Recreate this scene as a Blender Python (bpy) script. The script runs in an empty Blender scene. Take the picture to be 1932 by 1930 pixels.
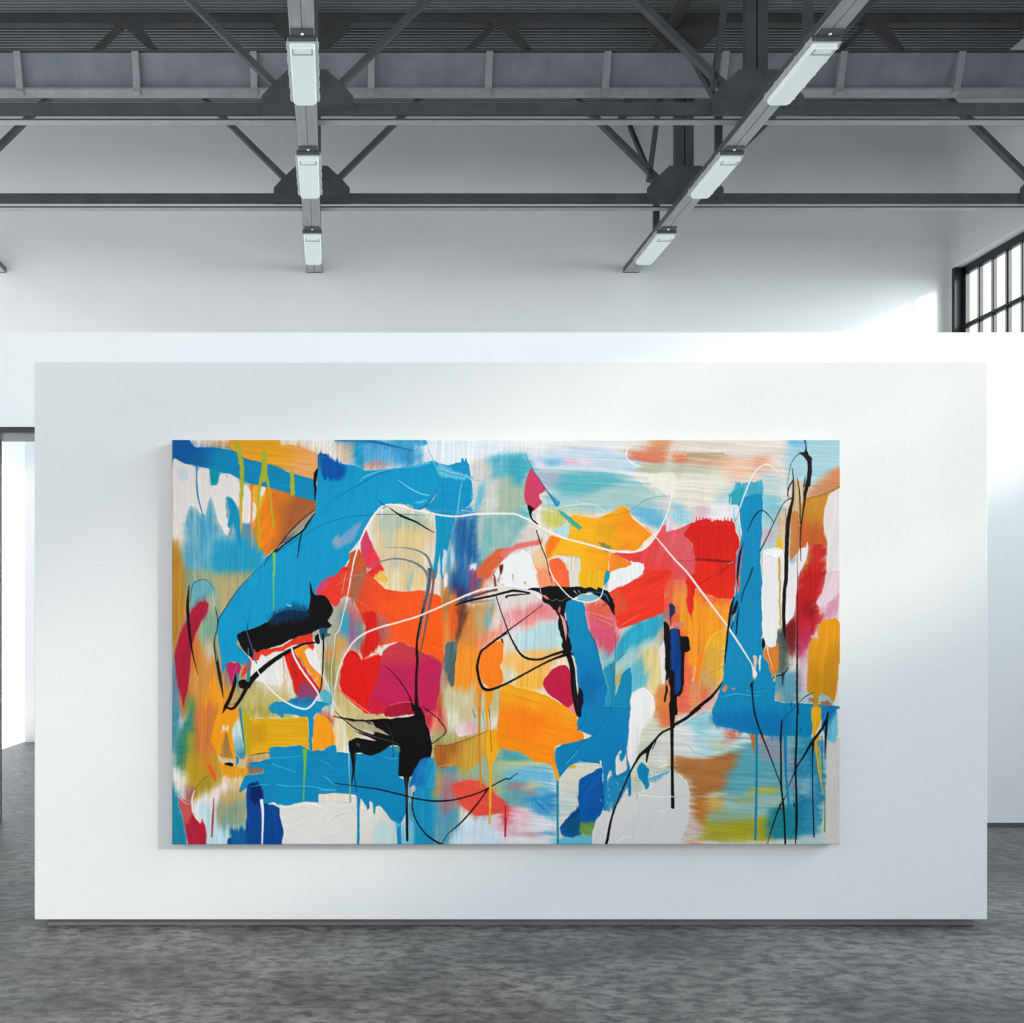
import bpy, bmesh, math, random
import numpy as np
from mathutils import Vector, Matrix

scene = bpy.context.scene
COL = scene.collection
random.seed(3)

# ---------------------------------------------------------------- helpers
CAM_Z = 1.6
def X_(px, s): return (px - 628) / s              # plan position of a point of the photograph whose scale is s pixels per metre
def Z_(py, s): return CAM_Z + (1196 - py) / s
def Y_(s): return 1900 / s

def new_mat(name, col, rough=.5, spec=.3, metal=0.):
    m = bpy.data.materials.new(name); m.use_nodes = True
    b = m.node_tree.nodes['Principled BSDF']
    b.inputs['Base Color'].default_value = (*col, 1); b.inputs['Roughness'].default_value = rough
    b.inputs['Specular IOR Level'].default_value = spec; b.inputs['Metallic'].default_value = metal
    return m
def node(m, kind, **kw):
    n = m.node_tree.nodes.new(kind)
    for k, v in kw.items():
        if k.startswith('_'): setattr(n, k[1:], v)
        else: n.inputs[k].default_value = v
    return n
def noise_mat(name, c1, c2, scale=(1, 1, 1), nscale=5., rough=(.5, .6), spec=.3, metal=0., bump=0., bscale=60., detail=5.):
    """two tones of one paint or metal mottled together, with a fine bump"""
    m = new_mat(name, c1, rough[0], spec, metal); nt = m.node_tree; L = nt.links; b = nt.nodes['Principled BSDF']
    tc = node(m, 'ShaderNodeTexCoord'); mp = node(m, 'ShaderNodeMapping', Scale=scale)
    L.new(tc.outputs['Object'], mp.inputs['Vector'])
    n = node(m, 'ShaderNodeTexNoise', Scale=nscale, Detail=detail, Roughness=.6); L.new(mp.outputs[0], n.inputs['Vector'])
    r = node(m, 'ShaderNodeValToRGB'); r.color_ramp.elements[0].position = .35; r.color_ramp.elements[1].position = .65
    r.color_ramp.elements[0].color = (*c1, 1); r.color_ramp.elements[1].color = (*c2, 1)
    L.new(n.outputs['Fac'], r.inputs['Fac']); L.new(r.outputs['Color'], b.inputs['Base Color'])
    mr = node(m, 'ShaderNodeMapRange'); mr.inputs['To Min'].default_value = rough[0]; mr.inputs['To Max'].default_value = rough[1]
    L.new(n.outputs['Fac'], mr.inputs['Value']); L.new(mr.outputs['Result'], b.inputs['Roughness'])
    if bump:
        n2 = node(m, 'ShaderNodeTexNoise', Scale=bscale, Detail=4.); L.new(mp.outputs[0], n2.inputs['Vector'])
        bp = node(m, 'ShaderNodeBump', Strength=bump, Distance=.01); L.new(n2.outputs['Fac'], bp.inputs['Height']); L.new(bp.outputs[0], b.inputs['Normal'])
    return m

class MB:
    def __init__(self): self.bm = bmesh.new()
    def box(self, x0, x1, y0, y1, z0, z1, bevel=0., seg=2):
        v = [self.bm.verts.new((x, y, z)) for x in (x0, x1) for y in (y0, y1) for z in (z0, z1)]
        fs = [self.bm.faces.new([v[i] for i in f]) for f in ((0, 1, 3, 2), (4, 6, 7, 5), (0, 4, 5, 1), (2, 3, 7, 6), (0, 2, 6, 4), (1, 5, 7, 3))]
        if bevel:
            es = {e for f in fs for e in f.edges}
            bmesh.ops.bevel(self.bm, geom=list(es), offset=bevel, segments=seg, affect='EDGES', profile=.5)
        return self
    def prism(self, pts, y0, y1):
        """an outline in x, z given a thickness along y"""
        a = [self.bm.verts.new((x, y0, z)) for x, z in pts]; b = [self.bm.verts.new((x, y1, z)) for x, z in pts]
        n = len(pts); self.bm.faces.new(a); self.bm.faces.new(b[::-1])
        for i in range(n): self.bm.faces.new((a[i], b[i], b[(i + 1) % n], a[(i + 1) % n]))
        return self
    def bar(self, p, q, w, h, up=(0, 0, 1)):
        p, q = Vector(p), Vector(q); d = (q - p).normalized(); sx = d.cross(Vector(up))
        if sx.length < 1e-4: sx = d.cross(Vector((0, 1, 0)))
        sx.normalize(); sz = sx.cross(d)
        r = [[self.bm.verts.new(c + sx * a * w / 2 + sz * b * h / 2) for a, b in ((-1, -1), (1, -1), (1, 1), (-1, 1))] for c in (p, q)]
        self.bm.faces.new(r[0][::-1]); self.bm.faces.new(r[1])
        for i in range(4): self.bm.faces.new((r[0][i], r[0][(i + 1) % 4], r[1][(i + 1) % 4], r[1][i]))
        return self
    def disc(self, c, axis, r, h, n=10):
        c = Vector(c); a = Vector(axis).normalized(); t = a.orthogonal().normalized(); u = a.cross(t)
        lo = [self.bm.verts.new(c + r * (math.cos(2 * math.pi * i / n) * t + math.sin(2 * math.pi * i / n) * u)) for i in range(n)]
        hi = [self.bm.verts.new(v.co * 1 + a * h - (v.co - c) * .25) for v in lo]
        self.bm.faces.new(lo[::-1]); self.bm.faces.new(hi)
        for i in range(n): self.bm.faces.new((lo[i], lo[(i + 1) % n], hi[(i + 1) % n], hi[i]))
        return self
    def build(self, name, mat, parent=None, smooth=False):
        bmesh.ops.recalc_face_normals(self.bm, faces=self.bm.faces)
        me = bpy.data.meshes.new(name); self.bm.to_mesh(me); self.bm.free(); me.materials.append(mat)
        if smooth: me.polygons.foreach_set('use_smooth', [True] * len(me.polygons))
        o = bpy.data.objects.new(name, me); COL.objects.link(o)
        if parent: o.parent = parent; o.matrix_parent_inverse = parent.matrix_world.inverted()
        return o
def tag(o, label=None, cat=None, group=None, kind=None):
    if label: o['label'] = label
    if cat: o['category'] = cat
    if group: o['group'] = group
    if kind: o['kind'] = kind
    return o
def empty(name, loc=(0, 0, 0)):
    o = bpy.data.objects.new(name, None); o.location = loc; o.empty_display_size = .2; COL.objects.link(o)
    bpy.context.view_layer.update()
    return o
def struct(o, label=None): return tag(o, label, None, None, 'structure')
def copy_tree(o, parent=None):
    c = o.copy(); COL.objects.link(c)
    if parent: c.parent = parent
    for ch in o.children: copy_tree(ch, c)
    return c

# ---------------------------------------------------------------- light and tone
WORLD, SUN, SUN_COL, SUN_DIR, EXPOSURE = 1.0, 1.55, (1., .86, .69), (-1., .75, -.48), .95
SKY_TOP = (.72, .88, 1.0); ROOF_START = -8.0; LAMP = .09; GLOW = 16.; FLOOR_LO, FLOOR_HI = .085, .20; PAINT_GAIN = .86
# ---------------------------------------------------------------- materials
def wall_mat(name, c, var=.03):
    return noise_mat(name, tuple(x * (1 - var) for x in c), c, nscale=1.1, rough=(.75, .85), spec=.2, bump=.12, bscale=90.)
M = {}
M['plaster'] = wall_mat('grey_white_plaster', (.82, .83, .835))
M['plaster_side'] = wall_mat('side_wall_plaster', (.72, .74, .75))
M['white'] = wall_mat('white_partition_paint', (.90, .915, .92), .01)
M['panel'] = wall_mat('display_panel_paint', (.73, .735, .735), .012)
M['reveal'] = wall_mat('white_reveal_paint', (.85, .86, .87), .01)
M['steel'] = noise_mat('dark_painted_steel', (.062, .066, .071), (.085, .089, .095), nscale=4., rough=(.45, .6), spec=.4, bump=.05)
M['steel_pale'] = noise_mat('pale_painted_steel', (.34, .35, .36), (.42, .43, .44), nscale=6., rough=(.5, .6))
M['duct'] = noise_mat('blue_grey_galvanised_sheet', (.165, .185, .215), (.25, .272, .305), nscale=2.2, rough=(.45, .6), spec=.5, bump=.05, detail=9.)
M['duct_edge'] = noise_mat('galvanised_edge', (.28, .29, .31), (.34, .35, .37), nscale=7., rough=(.4, .55), spec=.5)
M['roof'] = noise_mat('dark_corrugated_sheet', (.205, .213, .222), (.24, .248, .257), nscale=2., rough=(.5, .65), spec=.4)
M['rail'] = noise_mat('brushed_galvanised_rail', (.33, .345, .35), (.43, .44, .445), scale=(1, .25, 1), nscale=14., rough=(.35, .5), spec=.5, metal=.1)
M['housing'] = noise_mat('pale_grey_lamp_housing', (.50, .52, .53), (.58, .60, .61), nscale=8., rough=(.35, .45), spec=.5)
M['latch'] = noise_mat('grey_lamp_latch', (.36, .38, .385), (.42, .44, .445), nscale=8., rough=(.3, .4), spec=.5)
M['bracket'] = noise_mat('dark_lamp_bracket', (.075, .078, .082), (.10, .103, .108), nscale=8., rough=(.4, .5), spec=.5)
M['screw'] = new_mat('bright_screw', (.75, .75, .75), .3, .5, .6)
M['lens'] = new_mat('frosted_lamp_cover', (.80, .86, .85), .25, .5)
M['lens'].node_tree.nodes['Principled BSDF'].inputs['Emission Color'].default_value = (.85, 1., .97, 1); M['lens'].node_tree.nodes['Principled BSDF'].inputs['Emission Strength'].default_value = LAMP
M['black_steel'] = noise_mat('black_window_steel', (.012, .013, .016), (.022, .024, .028), nscale=9., rough=(.35, .5), spec=.5)
M['plinth'] = noise_mat('dark_recessed_plinth', (.16, .15, .16), (.19, .18, .19), nscale=5., rough=(.5, .6))
M['jamb'] = noise_mat('grey_door_lining', (.42, .44, .45), (.48, .50, .51), nscale=3., rough=(.4, .5))
M['canvas_side'] = noise_mat('raw_canvas_edge', (.45, .44, .42), (.55, .54, .52), nscale=30., rough=(.8, .9), bump=.3)

def glass_mat():
    m = bpy.data.materials.new('window_glass'); m.use_nodes = True; nt = m.node_tree; nt.nodes.remove(nt.nodes['Principled BSDF'])
    t = node(m, 'ShaderNodeBsdfTransparent'); t.inputs[0].default_value = (.93, .97, .97, 1); g = node(m, 'ShaderNodeBsdfGlossy', Roughness=.03)
    x = node(m, 'ShaderNodeMixShader'); x.inputs[0].default_value = .05
    nt.links.new(t.outputs[0], x.inputs[1]); nt.links.new(g.outputs[0], x.inputs[2])
    nt.links.new(x.outputs[0], nt.nodes['Material Output'].inputs[0])
    return m
M['glass'] = glass_mat()

def floor_mat():
    m = new_mat('worn_polished_concrete', (.16, .16, .165), .4, .45); nt = m.node_tree; L = nt.links; b = nt.nodes['Principled BSDF']
    tc = node(m, 'ShaderNodeTexCoord')
    big = node(m, 'ShaderNodeTexNoise', Scale=.95, Detail=7., Roughness=.66); L.new(tc.outputs['Object'], big.inputs['Vector'])
    mp = node(m, 'ShaderNodeMapping', Scale=(5., 8., 1.)); L.new(tc.outputs['Object'], mp.inputs['Vector'])
    fine = node(m, 'ShaderNodeTexNoise', Scale=2.2, Detail=7., Roughness=.68); L.new(mp.outputs[0], fine.inputs['Vector'])
    r1 = node(m, 'ShaderNodeValToRGB'); e = r1.color_ramp.elements
    e[0].position = .40; e[0].color = (FLOOR_LO, FLOOR_LO * .96, FLOOR_LO * .95, 1); e[1].position = .60; e[1].color = (FLOOR_HI, FLOOR_HI * .95, FLOOR_HI * .91, 1)
    L.new(big.outputs['Fac'], r1.inputs['Fac'])
    r2 = node(m, 'ShaderNodeValToRGB'); e = r2.color_ramp.elements; e[0].position = .40; e[0].color = (.40, .40, .41, 1); e[1].position = .58; e[1].color = (1.35, 1.34, 1.33, 1)
    L.new(fine.outputs['Fac'], r2.inputs['Fac'])
    mx = node(m, 'ShaderNodeMix', _data_type='RGBA', _blend_type='MULTIPLY'); mx.inputs[0].default_value = 1.
    L.new(r1.outputs['Color'], mx.inputs[6]); L.new(r2.outputs['Color'], mx.inputs[7]); L.new(mx.outputs[2], b.inputs['Base Color'])
    mr = node(m, 'ShaderNodeMapRange'); mr.inputs['To Min'].default_value = .30; mr.inputs['To Max'].default_value = .55; L.new(big.outputs['Fac'], mr.inputs['Value']); L.new(mr.outputs['Result'], b.inputs['Roughness'])
    bp = node(m, 'ShaderNodeBump', Strength=.6, Distance=.02); L.new(fine.outputs['Fac'], bp.inputs['Height']); L.new(bp.outputs[0], b.inputs['Normal'])
    return m
# ---------------------------------------------------------------- the room
S_BACK, S_ONE, S_TWO = 113.5, 159., 132.          # photo scales of the end wall and of the two trusses
Y_BACK = Y_(S_BACK); RIGHT, LEFT, FRONT = 10.24, -11.2, -11.
ROOF_Z = 10.43
M['floor'] = floor_mat()
struct(MB().box(LEFT - 3, RIGHT + .6, FRONT - 2, 9.1, -.2, 0).box(-4.58, RIGHT + .6, 9.1, Y_BACK + 1, -.2, 0).build('floor', M['floor']), 'worn grey polished concrete floor')
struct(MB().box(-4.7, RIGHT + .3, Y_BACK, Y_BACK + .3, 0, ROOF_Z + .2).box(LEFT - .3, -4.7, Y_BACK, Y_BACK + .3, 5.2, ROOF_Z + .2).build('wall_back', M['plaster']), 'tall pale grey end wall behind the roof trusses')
# corrugated roof sheet: a trapezoid wave running along y
def roof():
    bm = bmesh.new(); pts = []; y = ROOF_START; P = .071
    while y < Y_BACK + .02:
        pts += [(y, 0), (y + P * .40, 0), (y + P * .48, .044), (y + P * .92, .044)]; y += P
    rows = [[bm.verts.new((x, yy, ROOF_Z + h)) for yy, h in pts] for x in (LEFT - .3, RIGHT + .3)]
    for i in range(len(pts) - 1): bm.faces.new((rows[0][i], rows[0][i + 1], rows[1][i + 1], rows[1][i]))
    top = [bm.verts.new((x, yy, ROOF_Z + .12)) for x in (LEFT - .3, RIGHT + .3) for yy in (pts[0][0], pts[-1][0])]
    bm.faces.new((top[0], top[1], top[3], top[2]))
    mb = MB(); mb.bm.free(); mb.bm = bm
    return mb.build('ceiling', M['roof'])
struct(roof(), 'dark corrugated metal roof sheet over the trusses')
# right wall with one long ribbon of steel windows high up
WIN_LO, WIN_HI, WIN_Y0, WIN_Y1 = 5.0, 7.67, -9.24, 16.66
w = MB()
w.box(RIGHT, RIGHT + .3, FRONT, Y_BACK, 0, WIN_LO); w.box(RIGHT, RIGHT + .3, FRONT, Y_BACK, WIN_HI, ROOF_Z + .2)
w.box(RIGHT, RIGHT + .3, FRONT, WIN_Y0, WIN_LO, WIN_HI); w.box(RIGHT, RIGHT + .3, WIN_Y1, Y_BACK, WIN_LO, WIN_HI)
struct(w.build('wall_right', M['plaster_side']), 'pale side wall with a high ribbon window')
struct(MB().box(RIGHT - .002, RIGHT + .2, WIN_Y0, WIN_Y1, WIN_HI - .025, WIN_HI + .0).build('trim_1', M['reveal']), 'white reveal above the ribbon window')
UNIT = (WIN_Y1 - WIN_Y0) / 8
for k in range(8):
    y1 = WIN_Y1 - k * UNIT; y0 = y1 - UNIT
    f = MB(); FX0, FX1 = RIGHT + .13, RIGHT + .21; top = WIN_HI - .03
    f.box(FX0, FX1, y0, y1, top - .13, top, .008); f.box(FX0, FX1, y0, y1, WIN_LO, WIN_LO + .1, .008)
    f.box(RIGHT + .0, FX1, y1 - .07, y1, WIN_LO, top, .006) if k == 0 else f.box(FX0, FX1, y1 - .05, y1, WIN_LO, top, .008)
    f.box(FX0, FX1, y0, y0 + .05, WIN_LO, top, .008)
    if k == 0: f.box(FX0, FX1, y1 - .15, y1 - .07, WIN_LO, top, .008)
    wf = struct(f.build('window_%d' % (k + 1), M['black_steel']), 'black steel window beside the end wall corner' if k == 0 else None)
    b = MB(); n = 9; pw = (UNIT - (.15 if k == 0 else .05) - .05) / n; ys = y1 - (.15 if k == 0 else .05)
    for i in range(1, n):
        t = .045 if i % 3 == 0 else .026
        b.box(FX0 + .01, FX1 - .01, ys - i * pw - t / 2, ys - i * pw + t / 2, WIN_LO + .09, top - .12, .004)
        b.box(FX0 - .015, FX0 + .012, ys - i * pw - t / 5, ys - i * pw + t / 5, WIN_LO + .09, top - .12)
    for z in (6.66, 5.90):
        b.box(FX0 + .01, FX1 - .01, y0 + .04, y1 - .04, z - .035, z + .035, .004); b.box(FX0 - .015, FX0 + .012, y0 + .04, y1 - .04, z - .012, z + .012)
    b.build('glazing_bar', M['black_steel'], wf)
    MB().box(FX0 + .035, FX0 + .041, y0 + .03, y1 - .03, WIN_LO + .05, top - .08).build('pane', M['glass'], wf)

# the white cross wall with the doorway at its left
S_PART = 227.; PY0 = Y_(S_PART); PT = .37; PTOP = Z_(627, S_PART)
DX0, DX1 = -2.885, -1.2; DTOP = Z_(817, S_PART); BASE = .03
w = MB()
w.box(LEFT, DX0, PY0, PY0 + PT, BASE, PTOP); w.box(DX1, 9.4, PY0, PY0 + PT, BASE, PTOP); w.box(DX0, DX1, PY0, PY0 + PT, DTOP + .05, PTOP)
struct(w.build('wall_middle', M['white']), 'white cross wall standing behind the display panel')
b = MB(); b.box(LEFT, DX0 - .05, PY0 + .025, PY0 + PT - .02, 0, BASE); b.box(DX1 + .05, 9.38, PY0 + .025, PY0 + PT - .02, 0, BASE)
struct(b.build('baseboard_middle', M['plinth']), 'dark recessed base strip of the white cross wall')
d = MB(); d.box(DX0 - .0, DX1, PY0 - .012, PY0 + .05, DTOP, DTOP + .048)
dj = struct(d.build('door_1', M['black_steel']), 'open doorway with a black steel head')
lin = MB(); lin.box(DX0 - .02, DX0 + .004, PY0 - .006, PY0 + PT + .006, 0, DTOP); lin.box(DX0, DX1, PY0 + .05, PY0 + PT, DTOP, DTOP + .05); lin.box(DX1 - .004, DX1 + .02, PY0 - .006, PY0 + PT + .006, 0, DTOP)
lin.build('lining', M['jamb'], dj)
MB().box(DX0 - .01, DX0 + .008, PY0 + PT - .012, PY0 + PT + .012, 0, DTOP).build('jamb_edge', M['black_steel'], dj)
# the room beyond the doorway: a side wall with a tall bright opening and an end wall
S_FAR = 127.5; FY = Y_(S_FAR); FXL = -4.56
w = MB(); w.box(FXL - .2, FXL, 9.2, FY + .2, 4.05, 4.7); w.box(FXL - .2, FXL, PY0 + PT, 9.4, 0, 4.7)
struct(w.build('wall_side', M['white']), 'white side wall with a tall bright opening seen through the doorway')
struct(MB().box(FXL, 3., FY, FY + .2, 0, 4.7).build('wall_far', M['white']), 'white end wall seen through the doorway')

# ---------------------------------------------------------------- roof trusses
NODES = [-10.92, -5.61, -.30, 5.01, 10.32]; MIDS = [-8.265, -2.955, 2.355, 7.665]; XL, XR = LEFT + .02, RIGHT - .02
Z_BOT, Z_WEB, Z_TOP0, Z_TOP1 = 7.694, 7.872, 10.297, 10.418
def clip_poly(pts):
    return [(min(max(x, XL), XR), z) for x, z in pts]
def truss():
    root = empty('roof_truss')
    MB().box(XL, XR, -.06, -.035, 7.732, Z_WEB).box(XL, XR, .010, .035, 7.76, Z_WEB).box(XL, XR, -.004, .0, Z_BOT, 7.712).build('bottom_chord', M['steel'], root)
    MB().box(XL, XR, .0, .115, Z_BOT, 7.712).build('lower_flange', M['steel_pale'], root)
    MB().box(XL, XR, -.06, .06, Z_TOP0, Z_TOP1).build('top_chord', M['steel'], root)
    for x in NODES:
        g = MB(); g.prism(clip_poly([(x - .54, Z_BOT + .02), (x - .54, 7.94), (x - .428, 8.065), (x - .226, 8.254), (x + .226, 8.254), (x + .428, 8.065), (x + .54, 7.94), (x + .54, Z_BOT + .02)]), -.085, -.06)
        if abs(x) < 8:
            for i in range(7): g.disc((x - .46 + i * .153, -.085, 7.80), (0, -1, 0), .014, .012, 8)
            for sx in (-1, 1):
                for i in range(4): g.disc((x + sx * (.07), -.085, 7.93 + i * .085), (0, -1, 0), .012, .012, 8)
                for i in range(3): g.disc((x + sx * (.42 - i * .07), -.085, 7.92 + i * .068), (0, -1, 0), .012, .012, 8)
        g.build('gusset_plate', M['steel'], root)
        MB().prism(clip_poly([(x - .54, Z_TOP0 + .03), (x - .54, 10.19), (x - .25, 9.926), (x + .25, 9.926), (x + .54, 10.19), (x + .54, Z_TOP0 + .03)]), -.085, -.06).build('gusset_plate', M['steel'], root)
        for sx in (-1, 1):
            a, b_ = sorted((x + sx * .008, x + sx * .128))
            if b_ < XR: MB().box(a, b_, -.058, .05, 7.90, Z_TOP0).build('post', M['steel'], root)
        MB().bar((x - .50, -.01, 8.07), (x - .20, -.01, Z_TOP0), .055, .095, (0, 1, 0)).build('steep_brace', M['steel'], root) if x == 5.01 else None
    for m in MIDS:
        MB().prism([(m - .10, Z_TOP0 + .02), (m - .10, 10.26), (m + .0, 10.22), (m + .32, 9.926), (m + .45, 9.926), (m + .22, 10.27), (m + .22, Z_TOP0 + .02)], -.085, -.06).build('gusset_plate', M['steel'], root)
    for m in MIDS:
        MB().bar((m + .04, -.01, 10.30), (m + 2.335, -.01, 8.04), .07, .095, (0, 1, 0)).build('diagonal_brace', M['steel'], root)
        MB().bar((m - .04, -.01, 10.30), (m - 2.335, -.01, 8.04), .07, .095, (0, 1, 0)).build('diagonal_brace', M['steel'], root)
    return root
t2 = truss(); t2.location = (0, Y_(S_TWO), 0)
tag(t2, 'dark steel roof truss nearest the end wall, smaller in view', 'truss', 'roof trusses')
t1 = copy_tree(t2); t1.location = (0, Y_(S_ONE), 0)
tag(t1, 'dark steel roof truss nearer the viewer, chord just below the ribbed blue-grey beam', 'truss', 'roof trusses')

# ---------------------------------------------------------------- ribbed sheet-metal beam in front of the further truss
root = empty('ribbed_beam', (0, Y_(133.5), 9.17))
tag(root, 'long blue-grey sheet metal beam with upright ribs between the two roof trusses', 'beam')
def yz_prism(pts, x0, x1):
    mb = MB(); a = [mb.bm.verts.new((x0, y, z)) for y, z in pts]; b = [mb.bm.verts.new((x1, y, z)) for y, z in pts]; n = len(pts)
    mb.bm.faces.new(a); mb.bm.faces.new(b[::-1])
    for i in range(n): mb.bm.faces.new((a[i], b[i], b[(i + 1) % n], a[(i + 1) % n]))
    return mb
yt, yb = Y_(135.5), Y_(133.6); ybk = 14.30
yz_prism([(yt, 9.69), (yb, 9.30), (ybk, 9.30), (ybk, 9.69)], XL, XR).build('face_panel', M['duct'], root)
MB().box(XL, XR, yt - .03, ybk, 9.69, 9.715).build('top_flange', M['steel'], root)
yz_prism([(yb - .10, 9.262), (yb - .10, 9.232), (yb + .04, 9.185), (14.25, 9.185), (14.25, 9.30), (yb + .015, 9.30), (yb + .015, 9.262)], XL, XR).build('bottom_lip', M['duct_edge'], root)
k = 0
for i in range(-5, 9):
    x = -4.39 + i * 1.642
    if x < XL + .1 or x > XR - .1: continue
    yz_prism([(yt - .055, 9.685), (yb - .115, 9.25), (yb - .115, 9.20), (yb - .03, 9.183), (yb + .02, 9.28), (yt + .02, 9.685)], x - .047, x + .047).build('rib', M['duct_edge'], root)

# ---------------------------------------------------------------- tie beams along the roof, light rails, hangers
tag(MB().box(4.74, 4.86, 9.4, Y_BACK, 10.16, 10.297, .006).build('tie_beam', M['steel']), 'dark tie beam under the roof above the right light rail', 'beam')
RAILS = [(-5.56, 'galvanised light rail whose end shows at the left edge of the end wall'), (-.307, 'galvanised light rail left of centre, running straight to the end wall'), (4.955, 'galvanised light rail slanting down from the upper right to the end wall')]
for x, lab in RAILS:
    r = empty('light_rail', (x, 13., 7.6)); tag(r, lab, 'light rail', 'galvanised light rails')
    m = MB(); m.box(x - .125, x - .004, 8.9, Y_BACK, 7.600, 7.690, .006); m.box(x + .004, x + .125, 8.9, Y_BACK, 7.600, 7.690, .006); m.box(x - .03, x + .03, 8.9, Y_BACK - .001, 7.61, 7.685)
    m.build('channel', M['rail'], r)
    s_ = MB(); s_.box(x - .131, x - .125, 8.9, Y_BACK - .001, 7.612, 7.690); s_.box(x + .125, x + .131, 8.9, Y_BACK - .001, 7.612, 7.690)  # thin dark strips stand in for the shade on the rail's side faces
    s_.build('side_shade_strip', M['bracket'], r)
    e = MB().box(x - .13, x + .13, Y_BACK - .03, Y_BACK - .001, 7.600, 7.690).build('wall_bracket', M['bracket'], r)
for y, yt_, zt, lab in ((10.35, Y_(S_ONE) - .09, 10.1, 'cranked dark hanger bar behind the nearest lamp of the right rail'), (12.75, Y_(S_TWO) - .09, 10.1, 'cranked dark hanger bar behind the middle lamp of the right rail'), (15.2, Y_BACK - .001, 10.05, 'cranked dark hanger bar of the right rail closest to the end wall')):
    h = empty('rail_hanger', (4.88, y, 7.692)); tag(h, lab, 'hanger', 'cranked hangers of the right rail')
    MB().bar((4.88, y, 7.692), (4.88, y, 8.36), .09, .05, (0, 1, 0)).build('upright', M['steel'], h)
    MB().bar((4.88, y, 8.30), (4.93, yt_, zt), .075, .05, (1, 0, 0)).build('raking_arm', M['steel'], h)

# ---------------------------------------------------------------- lamps under the rails
def lamp():
    L_ = 1.12
    r = empty('batten_lamp')                       # origin: middle of the near end, at the rail's underside
    h = MB(); h.box(-.152, .152, 0, L_, -.052, 0, .012, 3); h.box(-.160, .160, -.006, L_ + .006, -.060, -.046, .005)
    h.build('housing', M['housing'], r)
    c = MB()
    pts = [(-.128, .03), (-.118, .012), (.118, .012), (.128, .03), (.128, L_ - .05), (.100, L_ - .015), (-.100, L_ - .015), (-.128, L_ - .05)]
    lo = [(x * .90, .03 + (y - .03) * .985) for x, y in pts]
    a = [c.bm.verts.new((x, y, -.056)) for x, y in pts]; b_ = [c.bm.verts.new((x, y, -.098)) for x, y in pts]; d_ = [c.bm.verts.new((x, y, -.118)) for x, y in lo]
    n = len(pts)
    for p_, q_ in ((a, b_), (b_, d_)):
        for i in range(n): c.bm.faces.new((p_[i], q_[i], q_[(i + 1) % n], p_[(i + 1) % n]))
    c.bm.faces.new(d_); c.bm.faces.new(a[::-1])
    c.build('cover', M['lens'], r)
    q = MB(); q.box(-.105, .105, .012, .030, -.092, -.076, .006); q.box(-.105, -.090, .012, .11, -.124, -.108, .005); q.box(.090, .105, .012, .11, -.124, -.108, .005); q.box(-.105, .105, .098, .114, -.126, -.110, .006)
    q.build('latch', M['latch'], r)
    for i in range(5):
        for sx in (-1, 1):
            y = .08 + i * (L_ - .16) / 4
            MB().box(sx * .158 - .008, sx * .158 + .008, y - .02, y + .02, -.075, -.012, .004).build('clip', M['housing'], r)
    k_ = MB(); k_.box(-.115, .115, -.14, -.004, -.022, 0, .004); k_.box(-.145, .145, -.035, -.004, -.05, -.004, .004)
    br = k_.build('bracket', M['bracket'], r)
    MB().disc((0, -.085, -.022), (0, 0, -1), .017, .010, 12).build('screw', M['screw'], br)
    return r
proto = None
for rx, rail in ((-.307, 'left'), (4.955, 'right')):
    for y, pos in ((10.12, 'nearest to the viewer'), (12.52, 'second along'), (14.97, 'nearest to the end wall')):
        if proto is None: o = proto = lamp()
        else: o = copy_tree(proto)
        o.location = (rx, y, 7.600)
        tag(o, 'grey batten lamp with frosted cover, %s on the %s light rail' % (pos, rail), 'lamp', 'batten lamps under the light rails')

# ---------------------------------------------------------------- the display panel on the floor
S_PANEL = 346.; PNY = Y_(S_PANEL)
root = empty('display_panel', ((X_(65, S_PANEL) + X_(1863, S_PANEL)) / 2, PNY + .15, 0)); tag(root, 'wide free-standing white display panel carrying the painting', 'display panel')
MB().box(X_(65, S_PANEL), X_(1863, S_PANEL), PNY, PNY + .30, Z_(1735, S_PANEL), Z_(683, S_PANEL), .004, 2).build('panel', M['panel'], root)
MB().box(X_(90, 343), X_(1836, 343), Y_(343), PNY + .26, 0, Z_(1735, S_PANEL)).build('plinth', M['plinth'], root)
# ---------------------------------------------------------------- the painting: strokes laid one over the other
PW, PH = 1260, 763
_rt = np.random.RandomState(7).rand(256, 256).astype(np.float32)
def vnoise(x, y, seed=0):
    x = x + seed * 37.31; y = y + seed * 17.77
    xi = np.floor(x).astype(np.int32); yi = np.floor(y).astype(np.int32)
    fx = x - xi; fy = y - yi
    fx = fx * fx * (3 - 2 * fx); fy = fy * fy * (3 - 2 * fy)
    a = _rt[yi & 255, xi & 255]; b = _rt[yi & 255, (xi + 1) & 255]
    c = _rt[(yi + 1) & 255, xi & 255]; d = _rt[(yi + 1) & 255, (xi + 1) & 255]
    return (a * (1 - fx) + b * fx) * (1 - fy) + (c * (1 - fx) + d * fx) * fy
def brush(X, Y, ang, seed, w=2.2, ln=60.):
    t = math.radians(ang); c, s = math.cos(t), math.sin(t)
    u = X * c + Y * s; v = -X * s + Y * c
    v = v + 3 * (vnoise(X / 40, Y / 40, seed + 5) - .5)
    return .5 * vnoise(u / ln, v / w, seed) + .3 * vnoise(u / ln * 1.7, v / (w * 2.7), seed + 1) + .2 * vnoise(u / 14, v / (w * .6), seed + 2)
TILE = {'A1': (320, 825), 'A2': (635, 825), 'A3': (950, 825), 'A4': (1270, 825), 'B1': (320, 1080), 'B2': (635, 1080),
        'B3': (950, 1080), 'B4': (1270, 1080), 'C1': (320, 1338), 'C2': (635, 1338), 'C3': (950, 1338), 'C4': (1270, 1338)}
_tile = ['A1']
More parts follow.
